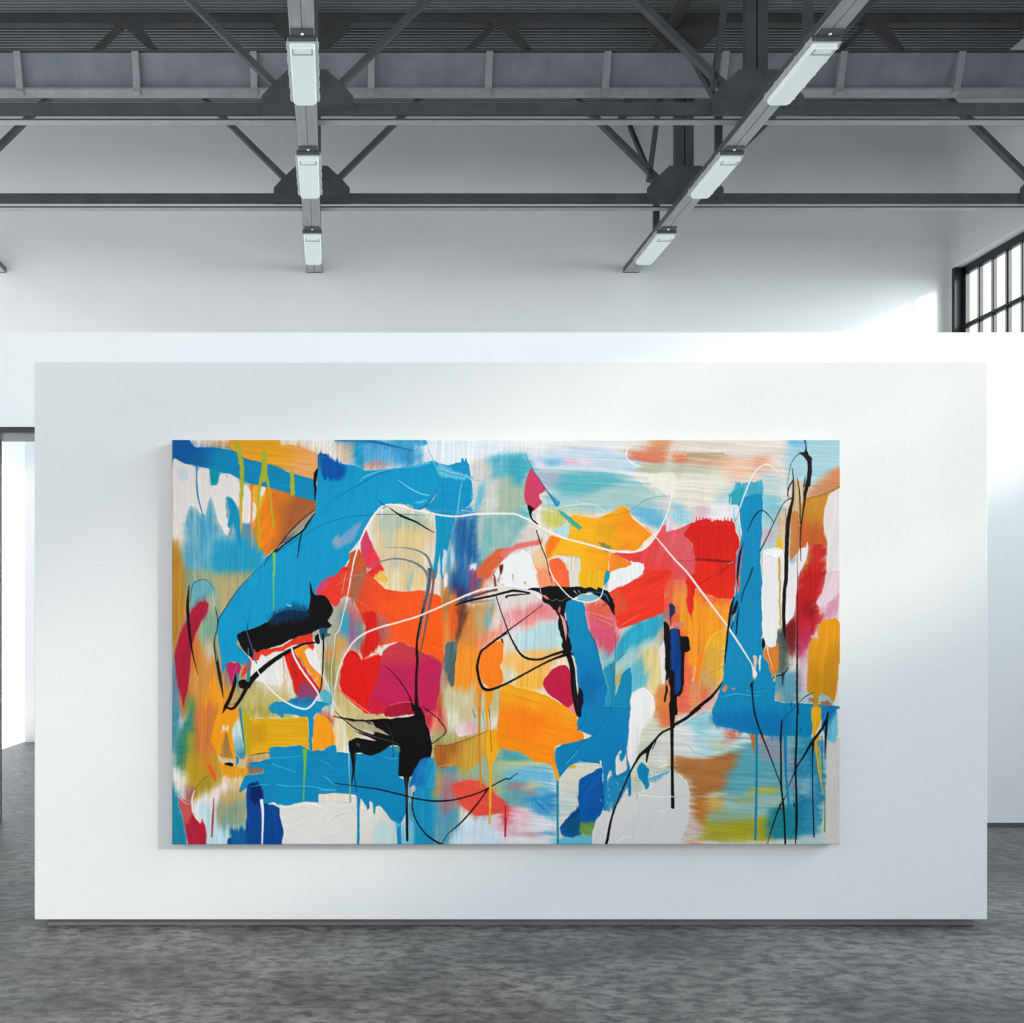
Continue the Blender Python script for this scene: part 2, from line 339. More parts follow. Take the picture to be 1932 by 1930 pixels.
def parse(s):
    out = []
    for w in s.split():
        if w in TILE: _tile[0] = w; continue
        u, v = w.split(','); x0, y0 = TILE[_tile[0]]
        out.append((x0 + float(u) / 6.0375 - 325, y0 + float(v) / 6.0375 - 830))
    return out
def catmull(P, closed, n):
    k = len(P); out = []; k_ = .26 if closed else .45
    rng = range(k if closed else k - 1)
    g = (lambda i: P[i % k]) if closed else (lambda i: P[min(max(i, 0), k - 1)])
    for i in rng:
        p0, p1, p2, p3 = g(i - 1), g(i), g(i + 1), g(i + 2)
        for j in range(n):
            t = j / n
            h1, h2, h3, h4 = 2 * t ** 3 - 3 * t * t + 1, t ** 3 - 2 * t * t + t, 3 * t * t - 2 * t ** 3, t ** 3 - t * t
            out.append(tuple(h1 * b + h2 * k_ * (c - a) + h3 * c + h4 * k_ * (d - b) for a, b, c, d in zip(p0, p1, p2, p3)))
    if not closed: out.append(tuple(P[-1]))
    return out
canvas = np.empty((PH, PW, 3), np.float32); canvas[:] = (228, 219, 210)
relief = np.zeros((PH, PW), np.float32)
_n = [0]; _late = [0]
def _box(P, pad):
    xs = [p[0] for p in P]; ys = [p[1] for p in P]
    x0 = max(0, int(min(xs) - pad)); x1 = min(PW, int(max(xs) + pad) + 2)
    y0 = max(0, int(min(ys) - pad)); y1 = min(PH, int(max(ys) + pad) + 2)
    if x1 <= x0 or y1 <= y0: return None
    Y, X = np.mgrid[y0:y1, x0:x1].astype(np.float32)
    return x0, x1, y0, y1, X, Y
def _lay(b, a, X, Y, sd, col, s, g, m, h, rim, seed):
    x0, x1, y0, y1 = b
    C = np.empty(a.shape + (3,), np.float32); C[:] = col
    st = None
    if g:
        (ax, ay), (bx, by) = parse(g[0]); c2 = np.array(g[1], np.float32)
        t = ((X - ax) * (bx - ax) + (Y - ay) * (by - ay)) / ((bx - ax) ** 2 + (by - ay) ** 2)
        t = t + .5 * (vnoise(X / 22, Y / 22, seed + 9) - .5); t = np.clip(t, 0, 1); t = t * t * (3 - 2 * t)
        C = C * (1 - t[..., None]) + c2 * t[..., None]
    if m:
        q = brush(X, Y, m[2], seed + 3, 3.5, 70); q = np.clip((q - (1 - m[1]) * .75 - .05) / .22, 0, 1)
        C = C * (1 - q[..., None]) + np.array(m[0], np.float32) * q[..., None]
    if s:
        st = brush(X, Y, s[0], seed); C = C * (1 + (st[..., None] - .5) * s[1] * 2)
    al = a[..., None]
    canvas[y0:y1, x0:x1] = canvas[y0:y1, x0:x1] * (1 - al) + C * al
    top = h + rim * np.exp(-(sd / 2.2) ** 2)
    if st is not None: top = top + (st - .5) * s[1] * 2.5
    relief[y0:y1, x0:x1] = relief[y0:y1, x0:x1] * (1 - a) + top * a
def p(co, col, f=1.2, r=1.3, s=(90, .06), g=None, m=None, d=None, h=.5, rim=.5, o=1., sharp=False):
    """a filled patch of paint: f feather, r ragged edge, s brush streak (angle, strength), g second colour along a line, m second colour in streaks, d dry brush"""
    _n[0] += 1; seed = _n[0]
    P = parse(co)
    if _late[0] and f > 4.5: return
    if not sharp: P = catmull(P, True, 4)
    q = _box(P, f + r + 3)
    if q is None: return
    x0, x1, y0, y1, X, Y = q
    U = X + r * (vnoise(X / 11, Y / 11, seed) - .5) * 2 + r * .5 * (vnoise(X / 3, Y / 3, seed + 1) - .5)
    V = Y + r * (vnoise(X / 11, Y / 11, seed + 2) - .5) * 2 + r * .5 * (vnoise(X / 3, Y / 3, seed + 3) - .5)
    ta = math.radians(s[0] if s else 90); q = (brush(X, Y, s[0] if s else 90, seed + 21, 2.4, 45) - .5) * (.7 * r + (0 if f < 4 else 2.4 * min(f, 9)))
    U = U + q * math.cos(ta); V = V + q * math.sin(ta)
    d2 = np.full(X.shape, 1e9, np.float32); ins = np.zeros(X.shape, bool)
    for (ax, ay), (bx, by) in zip(P, P[1:] + P[:1]):
        ex, ey = bx - ax, by - ay; L = ex * ex + ey * ey
        if L < 1e-9: continue
        t = np.clip(((U - ax) * ex + (V - ay) * ey) / L, 0, 1)
        dx = U - ax - t * ex; dy = V - ay - t * ey
        np.minimum(d2, dx * dx + dy * dy, out=d2)
        if ay != by:
            c = ((ay > V) != (by > V)) & (U < ex * (V - ay) / ey + ax); ins ^= c
    sd = np.sqrt(d2); sd[ins] *= -1
    a = np.clip(.5 - sd / f, 0, 1); a = a * a * (3 - 2 * a) * o
    if d:
        w = brush(X, Y, d[0], seed + 11, 2.0, 90); a = a * np.clip((w - .75 * d[1] + .1) / .12 , 0, 1)
    if f > 6: rim = 0
    _lay((x0, x1, y0, y1), a, X, Y, sd, col, s, g, m, h, rim, seed)
def l(co, col, w, f=1.1, r=.3, h=.9, g=None, o=1.):
    """a drawn line or drip; w holds its widths (tile units) along the points"""
    _n[0] += 1; seed = _n[0]
    P = parse(co); ws = [float(x) for x in str(w).split()]
    k = len(P)
    W = [float(np.interp(i / (k - 1), np.linspace(0, 1, len(ws)), ws)) / 6.0375 / 2 * .78 for i in range(k)]
    Q = catmull([(a[0], a[1], b) for a, b in zip(P, W)], False, 6)
    q = _box(Q, max(W) + f + 3)
    if q is None: return
    x0, x1, y0, y1, X, Y = q
    U = X + r * (vnoise(X / 5, Y / 5, seed) - .5) * 2; V = Y + r * (vnoise(X / 5, Y / 5, seed + 2) - .5) * 2
    sd = np.full(X.shape, 1e9, np.float32)
    for (ax, ay, aw), (bx, by, bw) in zip(Q, Q[1:]):
        pad = max(aw, bw) + f + 4
        i0 = max(0, int(min(ay, by) - pad) - y0); i1 = int(max(ay, by) + pad) + 2 - y0
        j0 = max(0, int(min(ax, bx) - pad) - x0); j1 = int(max(ax, bx) + pad) + 2 - x0
        if i1 <= i0 or j1 <= j0: continue
        u = U[i0:i1, j0:j1]; v = V[i0:i1, j0:j1]
        ex, ey = bx - ax, by - ay; L = max(ex * ex + ey * ey, 1e-9)
        t = np.clip(((u - ax) * ex + (v - ay) * ey) / L, 0, 1)
        dd = np.hypot(u - ax - t * ex, v - ay - t * ey) - (aw + (bw - aw) * t)
        sd[i0:i1, j0:j1] = np.minimum(sd[i0:i1, j0:j1], dd)
    a = np.clip(.5 - sd / f, 0, 1) * o
    _lay((x0, x1, y0, y1), a, X, Y, sd, col, None, g, None, h, 0, seed)

BL = (10, 148, 196); BL2 = (8, 134, 182); DB = (4, 84, 158); NV = (6, 52, 118); BK = (11, 6, 9); WH = (234, 229, 231); CR = (230, 219, 211)
RD = (221, 30, 20); OR = (248, 84, 28); YO = (243, 163, 22); MG = (192, 32, 82); TE = (84, 166, 182); PB = (168, 204, 214); BG = (214, 190, 146)

def under_painting():
    # ---- row A
    p("A1 35,35 1932,35 1932,700 35,700", (236, 222, 210), f=14, sharp=True)
    p("A1 60,280 300,320 900,520 1000,800 650,1150 200,1200 40,1180", (229, 218, 211), f=5, s=(88, .04))
    p("A1 220,20 720,20 760,170 450,120 280,100", (235, 214, 203), f=8, m=((226, 150, 95), .42, 5))
    p("A1 680,20 1220,20 1260,90 1450,90 1700,200 1700,500 1400,400 1200,310 1050,285 850,240 720,170", (238, 160, 32), f=4, g=("1150,150 1600,260", (238, 165, 98)), s=(5, .08))
    p("A1 1400,300 1650,380 1650,490 1450,430", (196, 150, 92), f=8)
    p("A1 1250,20 1940,20 1940,300 1800,220 1690,180 1500,100 1300,80", (240, 231, 222), f=7)
    p("A1 1560,190 1700,230 1690,330 1600,290", (120, 190, 200), f=8, o=.8)
    p("A1 140,1300 170,1000 230,780 330,830 400,900 440,680 500,740 560,960 660,1130 720,950 800,1050 930,960 1000,1050 1100,1350 1100,1600 140,1600", (66, 156, 190), f=6, m=((158, 190, 196), .52, 84), s=(86, .12))
    p("A1 500,1200 1000,1150 1080,1400 1080,1600 500,1600", (22, 146, 186), f=24, o=.9)
    p("A1 20,1190 100,1190 150,1380 180,1600 20,1600", (186, 126, 34), f=9, m=((224, 146, 84), .4, 90))
    p("A1 900,540 1250,600 1650,730 1650,850 1350,1100 1200,1260 1100,1340 1000,1200 950,980 1000,800", (238, 128, 24), f=3, g=("1120,820 1420,900", (168, 92, 46)), s=(115, .1))
    p("A1 1440,760 1650,720 1660,860 1500,980 1280,1180 1330,980", (184, 148, 106), f=10, s=(120, .08))
    p("A1 960,980 1060,1060 1180,1230 1100,1350 1000,1240", (132, 150, 120), f=8, s=(90, .1)); p("A1 1090,1200 1150,1200 1140,1290 1090,1290", (196, 110, 70), f=6)
    p("A1 20,20 215,20 300,120 450,110 740,160 850,240 1050,285 1200,330 1400,420 1660,490 1660,715 1500,690 1350,635 1100,570 900,520 870,500 700,430 450,370 300,320 20,262", BL2, f=1.5, g=("600,200 150,180", (6, 88, 154)), s=(12, .09))
    p("A1 440,110 740,165 740,330 520,300", (48, 150, 160), f=14, o=.8); p("A1 230,60 440,100 420,170 320,130", (215, 222, 226), f=9, o=.75)
    p("A1 450,365 565,390 560,470 530,545 480,545 462,460", (12, 150, 162), f=2)
    p("A1 655,680 720,720 790,880 812,1250 760,1060 700,850", (8, 140, 184), f=2); p("A1 690,850 720,1000 700,1130 650,1150 680,1000", (120, 160, 175), f=3)
    p("A1 830,600 860,525 900,560 925,650 920,940 880,980 830,1000", (240, 228, 224), f=1.5, r=1)
    p("A1 650,440 700,425 770,470 800,560 790,780 700,680 640,640", (238, 226, 220), f=2)
    p("A1 960,560 1060,570 1080,700 980,900 960,1000 940,760", (238, 172, 50), f=4, s=(92, .1)); p("A1 1040,570 1095,570 1065,660 1010,740", (240, 226, 214), f=2); p("A1 950,740 985,780 970,920 945,960", (238, 225, 212), f=2)
    p("A1 40,262 160,300 270,322 300,345 300,420 316,620 372,880 300,800 226,770 170,960 60,960", (231, 221, 215), f=2.2, s=(88, .03)); p("A1 322,470 324,385 350,352 400,355 446,366 452,500 470,640 430,760 396,880 350,740", (235, 225, 219), f=2, s=(88, .03))
    p("A1 470,560 560,540 570,440 590,412 640,415 700,428 770,468 800,560 792,800 730,700 640,660 640,800 690,1000 655,1120 560,960 500,760", (236, 226, 220), f=2.2, s=(88, .03)); p("A1 640,690 720,720 790,880 812,1250 770,1150 730,960 690,1040 660,1000 690,860", (14, 142, 184), f=2, s=(85, .08)); p("A1 640,700 670,760 680,950 650,900", (120, 170, 176), f=3)
    p("A1 835,980 880,970 930,1000 925,1120 830,1150", (96, 140, 164), f=4); p("A1 90,370 200,360 210,480 110,490", (196, 214, 220), f=4, o=.7)
    for co, w in (("A1 775,60 800,200 822,350 825,600 812,850 812,1100", "50 80 60 50 30 12"), ("A1 1085,180 1080,330 1070,470", "90 80 100"), ("A1 1045,450 1022,600 1008,850 1020,1090 1022,1290", "40 34 26 30 12"), ("A1 1105,450 1140,620 1165,850 1180,1010", "36 26 22 30"), ("A1 1390,400 1400,640", "50 70")):
        l(co, (178, 178, 44), w, f=2.5, r=1)
    l("A1 800,640 808,850 808,1060", (232, 160, 48), "22 22 12"); l("A1 935,640 930,900 935,1100 940,1250", (214, 138, 84), "16 22 22 12")
    p("A2 0,20 1000,20 1000,330 0,330", (196, 208, 220), f=6, m=((86, 168, 214), .62, 90), s=(90, .1), sharp=True)
    p("A2 900,20 1940,20 1940,240 1700,230 1500,290 1300,330 1090,270", (228, 231, 240), f=5, s=(8, .03))
    p("A2 250,60 640,100 700,170 880,180 860,330 650,310 470,255 300,240", (84, 166, 214), f=5, d=(90, .46), s=(90, .12))
    p("A2 660,100 890,150 900,240 840,330 760,300 680,200", (52, 146, 204), f=6, d=(88, .48))
    p("A2 0,60 200,80 205,290 30,290 0,250", (192, 162, 142), f=5, g=("180,90 40,280", (226, 206, 180))); p("A2 310,310 400,262 640,315 500,352 330,350", (206, 144, 128), f=5)
    p("A2 205,70 290,120 310,370 215,340", (16, 150, 198), f=5)
    p("A2 650,20 985,20 1030,82 930,95 910,60 860,70 660,100", (60, 166, 208), f=2.5, s=(85, .15))
    l("A2 -20,40 200,40 420,50 640,100 880,155", (14, 116, 166), "16 26 40 30 8")
    p("A2 1500,280 1700,230 1940,220 1940,900 1560,900 1540,500", (208, 206, 200), f=6, s=(92, .08))
    p("A2 1690,230 1940,210 1940,500 1800,470 1760,430 1770,330", (78, 166, 194), f=5, m=((180, 206, 208), .45, 92)); p("A2 1840,480 1940,480 1940,900 1860,900", (164, 178, 160), f=9)
    p("A2 1640,540 1690,560 1640,800 1580,780 1600,640", (80, 174, 208), f=5, d=(95, .35))
    p("A2 1240,880 1700,880 1700,1600 1200,1600", (70, 130, 172), f=9, m=((196, 200, 200), .42, 92), s=(92, .16)); p("A2 1370,940 1590,940 1600,1600 1390,1600", (26, 92, 150), f=14, m=((110, 150, 186), .4, 91), s=(90, .2))
    p("A2 1600,900 1940,900 1940,1400 1640,1450", (186, 196, 186), f=10, m=((116, 178, 180), .5, 93), s=(92, .12)); p("A2 1860,880 1940,880 1940,1300 1850,1260", (150, 182, 172), f=10)
    p("A2 1480,1500 1620,1460 1640,1600 1480,1600", (112, 76, 122), f=8); p("A2 1520,1440 1590,1440 1590,1510 1520,1490", (220, 220, 226), f=4)
    p("A2 1200,1300 1320,1250 1350,1600 1200,1600", (190, 204, 210), f=7, m=((50, 140, 180), .45, 92))
    p("A2 1600,1500 1720,1380 1830,1280 1940,1262 1940,1350 1800,1480 1720,1600 1590,1600", (214, 96, 56), f=3, s=(130, .12))
    p("A2 420,900 700,860 1010,900 1130,1060 1130,1600 480,1600 430,1300", (216, 192, 154), f=6, s=(92, .06)); p("A2 480,890 760,880 1000,900 1040,1040 800,1040 620,1080 500,1060", (166, 184, 168), f=12); p("A2 640,1040 960,1060 1000,1200 760,1240", (226, 196, 136), f=10)
    p("A2 560,900 680,900 660,1250 540,1200", (188, 190, 172), f=12, o=.8); p("A2 980,1260 1120,1200 1120,1600 1040,1600", (232, 214, 196), f=9); p("A2 620,1380 720,1380 700,1460 640,1470", (178, 184, 180), f=7)
    # ---- A3
    p("A3 -10,20 1940,20 1940,420 -10,420", (232, 231, 234), f=8, s=(4, .03), sharp=True)
    p("A3 300,170 640,110 1100,120 1300,250 1280,330 700,370 400,330", (206, 214, 230), f=12, m=((232, 214, 224), .45, 4)); p("A3 460,250 660,240 670,300 500,310", (84, 178, 218), f=8, o=.85); p("A3 680,250 860,260 840,300 700,310", (228, 184, 206), f=8)
    p("A3 480,180 560,150 1300,180 1380,380 1100,370 1050,230", (176, 208, 226), f=14, o=.6)
    p("A3 40,190 250,195 330,350 250,480 240,720 300,880 200,1100 60,1280 -10,1280 -10,200", (66, 166, 186), f=7, s=(100, .08)); p("A3 80,560 230,520 240,760 180,960 60,1040 60,700", (168, 182, 160), f=14, m=((120, 180, 176), .4, 100)); p("A3 -10,440 80,460 90,700 60,900 -10,900", (176, 186, 164), f=8)
    p("A3 -10,900 160,860 260,930 120,1180 -10,1280", (110, 170, 172), f=12, m=((200, 208, 196), .4, 120))
    p("A3 100,1220 250,1000 400,1060 470,1200 350,1240 90,1290", (220, 204, 200), f=7, s=(120, .05))
    p("A3 300,350 600,368 1000,385 1450,430 1720,640 1900,690 1900,960 1800,1000 1420,830 1000,860 640,840 420,760 480,600", (146, 192, 198), f=6, m=((176, 206, 204), .5, 8), s=(12, .05))
    p("A3 520,420 1100,400 1350,480 1000,640 700,660 560,560", (96, 180, 194), f=16, s=(6, .06)); p("A3 350,390 640,420 560,560 460,540", (168, 178, 194), f=12); p("A3 900,650 1500,600 1700,700 1400,840 1000,780", (166, 198, 194), f=16, m=((200, 214, 208), .4, 5))
    p("A3 1380,150 1450,110 1620,90 1640,20 1940,20 1940,295 1650,290 1450,250 1390,230", (216, 158, 114), f=7, g=("1700,100 1700,270", (218, 112, 86)), s=(4, .05)); p("A3 1440,80 1640,60 1640,150 1440,150", (226, 208, 202), f=9)
    p("A3 1520,300 1940,300 1940,420 1700,425 1540,380", (180, 186, 160), f=9); p("A3 1340,210 1420,210 1560,330 1480,380 1380,330", (150, 200, 222), f=9, d=(40, .45))
    p("A3 1590,430 1700,425 1940,425 1940,690 1850,665 1720,560", (238, 229, 220), f=4); l("A3 1500,60 1410,130 1392,230 1450,290 1540,330", (238, 236, 232), "8 22 20 24 10", f=2)
    p("A3 1430,800 1700,820 1880,960 1780,1040 1560,960 1440,880", (92, 170, 208), f=14, s=(20, .1), o=.9); p("A3 1700,700 1880,680 1860,860 1760,800", (206, 206, 204), f=10)
    p("A3 420,860 640,830 720,930 640,1040 480,980", (198, 190, 88), f=10); p("A3 580,1040 740,1000 726,1140 610,1090", (178, 216, 226), f=4); p("A3 760,850 960,850 1030,910 880,940 780,900", (206, 196, 150), f=9); p("A3 880,870 960,880 1020,920 900,930", (232, 204, 172), f=6)
    # ---- A4
    p("A4 -10,20 1330,20 1300,500 700,780 -10,1000", (228, 215, 207), f=6, s=(4, .03))
    p("A4 -10,170 170,190 180,290 -10,295", (218, 124, 84), f=7); p("A4 -10,300 500,310 560,420 -10,430", (190, 190, 168), f=14); p("A4 180,180 560,178 560,232 200,236", (188, 168, 136), f=4, s=(2, .15)); p("A4 160,230 560,235 900,330 560,320 200,290", (222, 160, 128), f=12)
    p("A4 540,300 1080,220 1130,340 900,470 560,470", (236, 194, 166), f=18); p("A4 880,270 1090,240 1060,330 920,400", (232, 166, 142), f=14); p("A4 -10,430 560,420 640,560 600,780 -10,800", (231, 222, 209), f=12)
    p("A4 500,620 700,560 650,760 480,760", (186, 206, 214), f=12); p("A4 240,790 430,790 430,960 240,970", (216, 184, 198), f=5, s=(2, .04)); p("A4 430,760 640,765 690,960 430,950", (233, 227, 234), f=5); p("A4 -10,720 180,850 185,1000 -10,960", (150, 198, 212), f=8)
    p("A4 1310,20 1940,20 1940,340 1550,560 1380,480 1300,600", (164, 202, 214), f=5, s=(88, .04)); p("A4 1310,40 1500,40 1500,100 1340,95", (100, 178, 214), f=7)
    p("A4 990,420 1210,450 1240,700 1260,1240 990,1320", (170, 204, 212), f=9, m=((210, 212, 206), .4, 4)); p("A4 1000,1060 1130,1060 1100,1200 1000,1230", (196, 170, 186), f=10); p("A4 1010,660 1220,700 1220,900 1010,940", (128, 192, 204), f=14)
    p("A4 1530,570 1900,330 1940,320 1940,560 1720,650 1520,720", (198, 142, 106), f=5, s=(148, .14), g=("1640,480 1840,560", (208, 128, 84))); p("A4 1470,740 1560,680 1760,640 1760,760 1710,900 1710,1100 1740,1220 1520,1220 1440,1260 1420,1000", (200, 134, 44), f=3, s=(100, .08), g=("1640,800 1640,1120", (196, 92, 38)))
    p("A4 1500,1100 1710,1110 1690,1220 1510,1210", (164, 122, 36), f=7); p("A4 1530,1210 1740,1180 1760,1600 1420,1600 1500,1480 1530,1300", (194, 38, 28), f=5, s=(88, .1)); p("A4 1480,1330 1560,1330 1520,1500 1470,1560", (168, 122, 52), f=8)
    p("A4 1770,650 1900,580 1940,600 1940,1600 1745,1600 1745,1200 1705,1000 1712,850", (227, 216, 212), f=3, s=(92, .05)); p("A4 1860,1500 1910,1500 1900,1600 1830,1600", (232, 180, 190), f=7)
    p("A4 1205,860 1285,800 1300,1000 1280,1260 1210,1060", (214, 166, 130), f=6); p("A4 1360,520 1440,520 1440,1000 1360,1000", (206, 172, 128), f=4, s=(91, .14)); p("A4 1350,880 1430,880 1420,1380 1330,1400", (198, 122, 64), f=4, s=(90, .1))
    # ---- row B
    p("B1 20,-10 1000,-10 1000,1600 20,1600", (176, 160, 112), f=14, sharp=True)
    p("B1 20,-10 190,-10 190,420 100,700 20,900", (184, 126, 34), f=7, s=(90, .12)); p("B1 150,-10 300,-10 240,250 180,300", (140, 150, 110), f=12)
    p("B1 250,100 480,90 540,240 540,560 250,500", (96, 166, 180), f=14); p("B1 360,430 540,400 545,800 420,860 340,720", (124, 164, 142), f=14); p("B1 420,300 520,240 520,420 430,480", (186, 176, 140), f=12)
    p("B1 220,850 400,820 500,800 620,1180 720,1300 640,1600 130,1600 230,1200", (208, 140, 62), f=12, s=(110, .1)); p("B1 380,860 490,820 540,980 420,1000", (204, 186, 164), f=12); p("B1 260,820 340,760 330,1060 240,1100", (206, 116, 44), f=10)
    p("B1 20,980 100,1080 140,1500 20,1600", (96, 136, 160), f=10); p("B1 60,930 115,720 180,570 245,440 330,345 410,330 445,350 430,440 330,620 250,840 215,1250 160,1520 95,1250", (166, 26, 52), f=4, s=(100, .1))
    p("B1 130,1350 260,1280 300,1600 120,1600", (196, 116, 56), f=14); p("B1 180,1440 290,1420 280,1600 200,1600", (96, 140, 80), f=10); p("B1 440,1250 700,1200 760,1340 600,1600 380,1600", (232, 146, 36), f=14); p("B1 600,1060 720,1080 720,1280 620,1260", (150, 120, 120), f=12)
    p("B1 900,1320 1320,1250 1340,1600 800,1600", (192, 178, 112), f=10, s=(20, .06)); p("B1 1020,1180 1300,1120 1360,1340 1060,1330", (226, 206, 180), f=10)
    p("B1 1680,340 1932,300 1932,860 1760,860 1760,560", (172, 170, 150), f=8, s=(95, .06)); p("B1 1780,860 1940,860 1940,1010 1760,1010", (196, 138, 76), f=9); p("B1 1760,1010 1940,1000 1940,1340 1840,1340 1760,1150", (146, 138, 84), f=9); p("B1 1700,1330 1840,1360 1830,1520 1730,1440", (90, 176, 194), f=4); p("B1 1640,1120 1740,1160 1760,1320 1700,1330", (214, 150, 90), f=4)
    p("B2 -10,340 130,280 320,560 320,900 120,940 -10,900", (170, 160, 144), f=8); p("B2 40,450 160,450 150,720 50,760", (60, 156, 190), f=8); p("B2 150,480 220,480 220,820 140,800", (142, 96, 132), f=9); p("B2 210,500 300,500 300,840 220,860", (120, 130, 136), f=10); p("B2 -10,760 100,740 120,900 -10,960", (214, 160, 88), f=9); p("B2 100,330 260,400 300,520 180,520", (206, 110, 104), f=10)
    p("B2 -10,960 60,1000 40,1300 200,1480 340,1600 -10,1600", (196, 176, 120), f=8, s=(60, .08))
    p("B2 420,50 560,-20 1010,-20 1010,220 700,215 560,190", (228, 198, 144), f=5, s=(95, .08)); p("B2 650,-20 700,-20 680,160 620,160", (232, 220, 196), f=9); p("B2 830,-10 870,-10 840,190 800,190", (150, 180, 180), f=5); p("B2 1095,-20 1205,-20 1205,260 1090,240", (228, 208, 196), f=5)
    p("B2 1195,-20 1370,-20 1370,300 1200,280", (196, 130, 60), f=9, m=((80, 150, 180), .45, 92), s=(92, .15)); p("B2 1220,20 1260,20 1250,150 1215,160", (226, 226, 226), f=3); p("B2 1600,-10 1810,-10 1700,240 1560,260", (216, 96, 62), f=8, s=(120, .14)); p("B2 1700,100 1790,40 1780,160 1650,210", (224, 214, 208), f=8)
    p("B2 1280,100 1340,-20 1640,-20 1620,180 1450,330 1340,370", (36, 104, 158), f=9, g=("1480,40 1440,300", (52, 40, 92)), s=(95, .16)); p("B2 1520,-10 1600,-10 1590,200 1510,240", (150, 66, 104), f=8)
    p("B2 1200,230 1370,290 1500,380 1730,330 1830,420 1730,700 1650,850 1610,1000 1620,1330 1340,1350 1190,1000", (216, 128, 54), f=6, m=((196, 150, 92), .42, 108), s=(106, .14)); p("B2 1260,380 1390,400 1370,700 1300,780", (232, 92, 34), f=8, s=(100, .12)); p("B2 1200,240 1290,270 1280,420 1200,560", (166, 112, 50), f=9, s=(92, .2))
    p("B2 1360,370 1510,390 1450,580 1390,780 1340,760 1390,560", (104, 58, 44), f=6, s=(108, .2)); p("B2 1330,840 1640,880 1620,1320 1350,1330", (240, 142, 40), f=12, s=(95, .08)); p("B2 1640,620 1932,480 1932,640 1700,840 1600,860", (240, 140, 110), f=8, s=(140, .08)); p("B2 1560,440 1740,380 1720,620 1620,700", (190, 160, 110), f=10, s=(110, .1))
    p("B2 1820,270 1740,490 1770,560 1710,660 1690,560 1740,360", (86, 172, 190), f=6); p("B2 1800,400 1940,280 1940,520 1750,660", (230, 212, 206), f=6)
    p("B2 1090,1000 1260,960 1250,1500 1120,1600 1060,1400", (192, 92, 44), f=10, s=(92, .15)); p("B2 1180,1120 1260,1000 1240,1350 1180,1380", (180, 150, 130), f=9)
    p("B2 1220,1260 1350,1320 1590,1330 1600,1600 1220,1600", (202, 192, 152), f=7, s=(92, .08)); p("B2 1580,1330 1940,1300 1940,1600 1600,1600", (226, 150, 70), f=7); p("B2 1640,1390 1690,1390 1700,1600 1650,1600", (196, 192, 162), f=3); p("B2 1780,1380 1880,1340 1870,1600 1740,1600", (188, 188, 140), f=6)
    p("B3 -10,260 250,230 450,300 560,420 640,560 700,880 200,900 60,720 -10,680", (226, 212, 212), f=5, s=(165, .05)); p("B3 60,420 450,335 600,430 610,530 380,540 80,640 -10,680 -10,500", (236, 128, 132), f=8, m=((232, 186, 186), .42, 160), s=(160, .08)); p("B3 230,540 340,560 340,610 260,590", (236, 120, 86), f=5); p("B3 150,680 650,560 700,880 180,880", (182, 214, 220), f=9, m=((226, 190, 196), .32, 162), s=(162, .05))
    p("B3 -10,960 150,900 500,880 700,880 690,960 560,1060 450,1280 -10,1320", (244, 186, 104), f=7, m=((240, 160, 60), .45, 150)); p("B3 540,990 720,980 740,1080 560,1080", (236, 214, 186), f=8); p("B3 -10,1100 110,1100 160,1250 110,1290 -10,1290", (214, 212, 196), f=6); p("B3 130,1200 460,1160 480,1330 160,1320", (244, 178, 60), f=12)
    p("B3 920,340 1260,330 1280,620 1320,640 1300,900 1080,840 960,640", (224, 84, 96), f=6, m=((232, 120, 150), .45, 22), s=(22, .1)); p("B3 920,340 1180,280 1250,470 1040,470", (226, 96, 66), f=10); p("B3 960,640 1280,660 1250,940 1080,850", (216, 82, 112), f=6, s=(20, .08))
    p("B3 1060,840 1240,920 1290,820 1500,900 1620,1280 1500,1400 1230,1400 1120,1150", (122, 188, 198), f=8, m=((200, 200, 180), .4, 150)); p("B3 1200,1080 1230,1060 1240,1160 1210,1150", (226, 180, 110), f=3); p("B3 1280,1180 1320,1180 1310,1250 1275,1290", (220, 160, 60), f=4)
    p("B3 1820,-10 1940,-10 1940,620 1820,560", (232, 78, 52), f=5, s=(92, .12)); p("B3 1700,500 1840,440 1850,880 1760,940", (180, 170, 160), f=10); p("B3 1290,830 1340,720 1420,600 1560,520 1720,445 1820,470 1810,600 1700,740 1500,840 1300,980", (44, 162, 192), f=7, s=(150, .12)); p("B3 1300,980 1500,840 1730,740 1760,900 1520,980 1300,1100", (150, 196, 204), f=8, m=((210, 206, 196), .45, 150), s=(150, .08))
    p("B3 1500,960 1700,820 1760,900 1830,1250 1810,1420 1700,1400 1600,1220", (222, 200, 142), f=5, s=(110, .06)); p("B3 1440,1060 1560,1000 1640,1280 1500,1340 1440,1330", (100, 178, 198), f=7, s=(150, .1)); p("B3 1720,1380 1830,1240 1940,1260 1940,1600 1720,1600", (222, 128, 64), f=6, s=(92, .14))
    p("B3 1770,890 1840,770 1845,1200 1800,1260", (234, 222, 222), f=3)
    p("B4 -10,-10 260,-10 240,240 60,520 -10,600", (228, 100, 84), f=6, g=("60,80 160,380", (238, 150, 60)), s=(92, .1)); p("B4 60,500 240,170 400,250 640,300 660,480 600,950 550,1270 400,1350 300,1300 150,1200 150,900 60,700", (246, 150, 34), f=5, s=(95, .08)); p("B4 240,170 420,250 650,300 660,360 420,360 280,300", (238, 88, 46), f=10)
    p("B4 -10,440 60,540 160,900 150,1220 40,1400 -10,1400", (234, 92, 66), f=7); p("B4 400,800 600,640 590,900 570,1150 480,1320 350,1150", (230, 172, 42), f=5); p("B4 320,1080 400,1020 520,1320 300,1420 280,1270", (202, 154, 96), f=8); p("B4 330,860 560,870 540,1060 360,1140", (214, 160, 62), f=8)
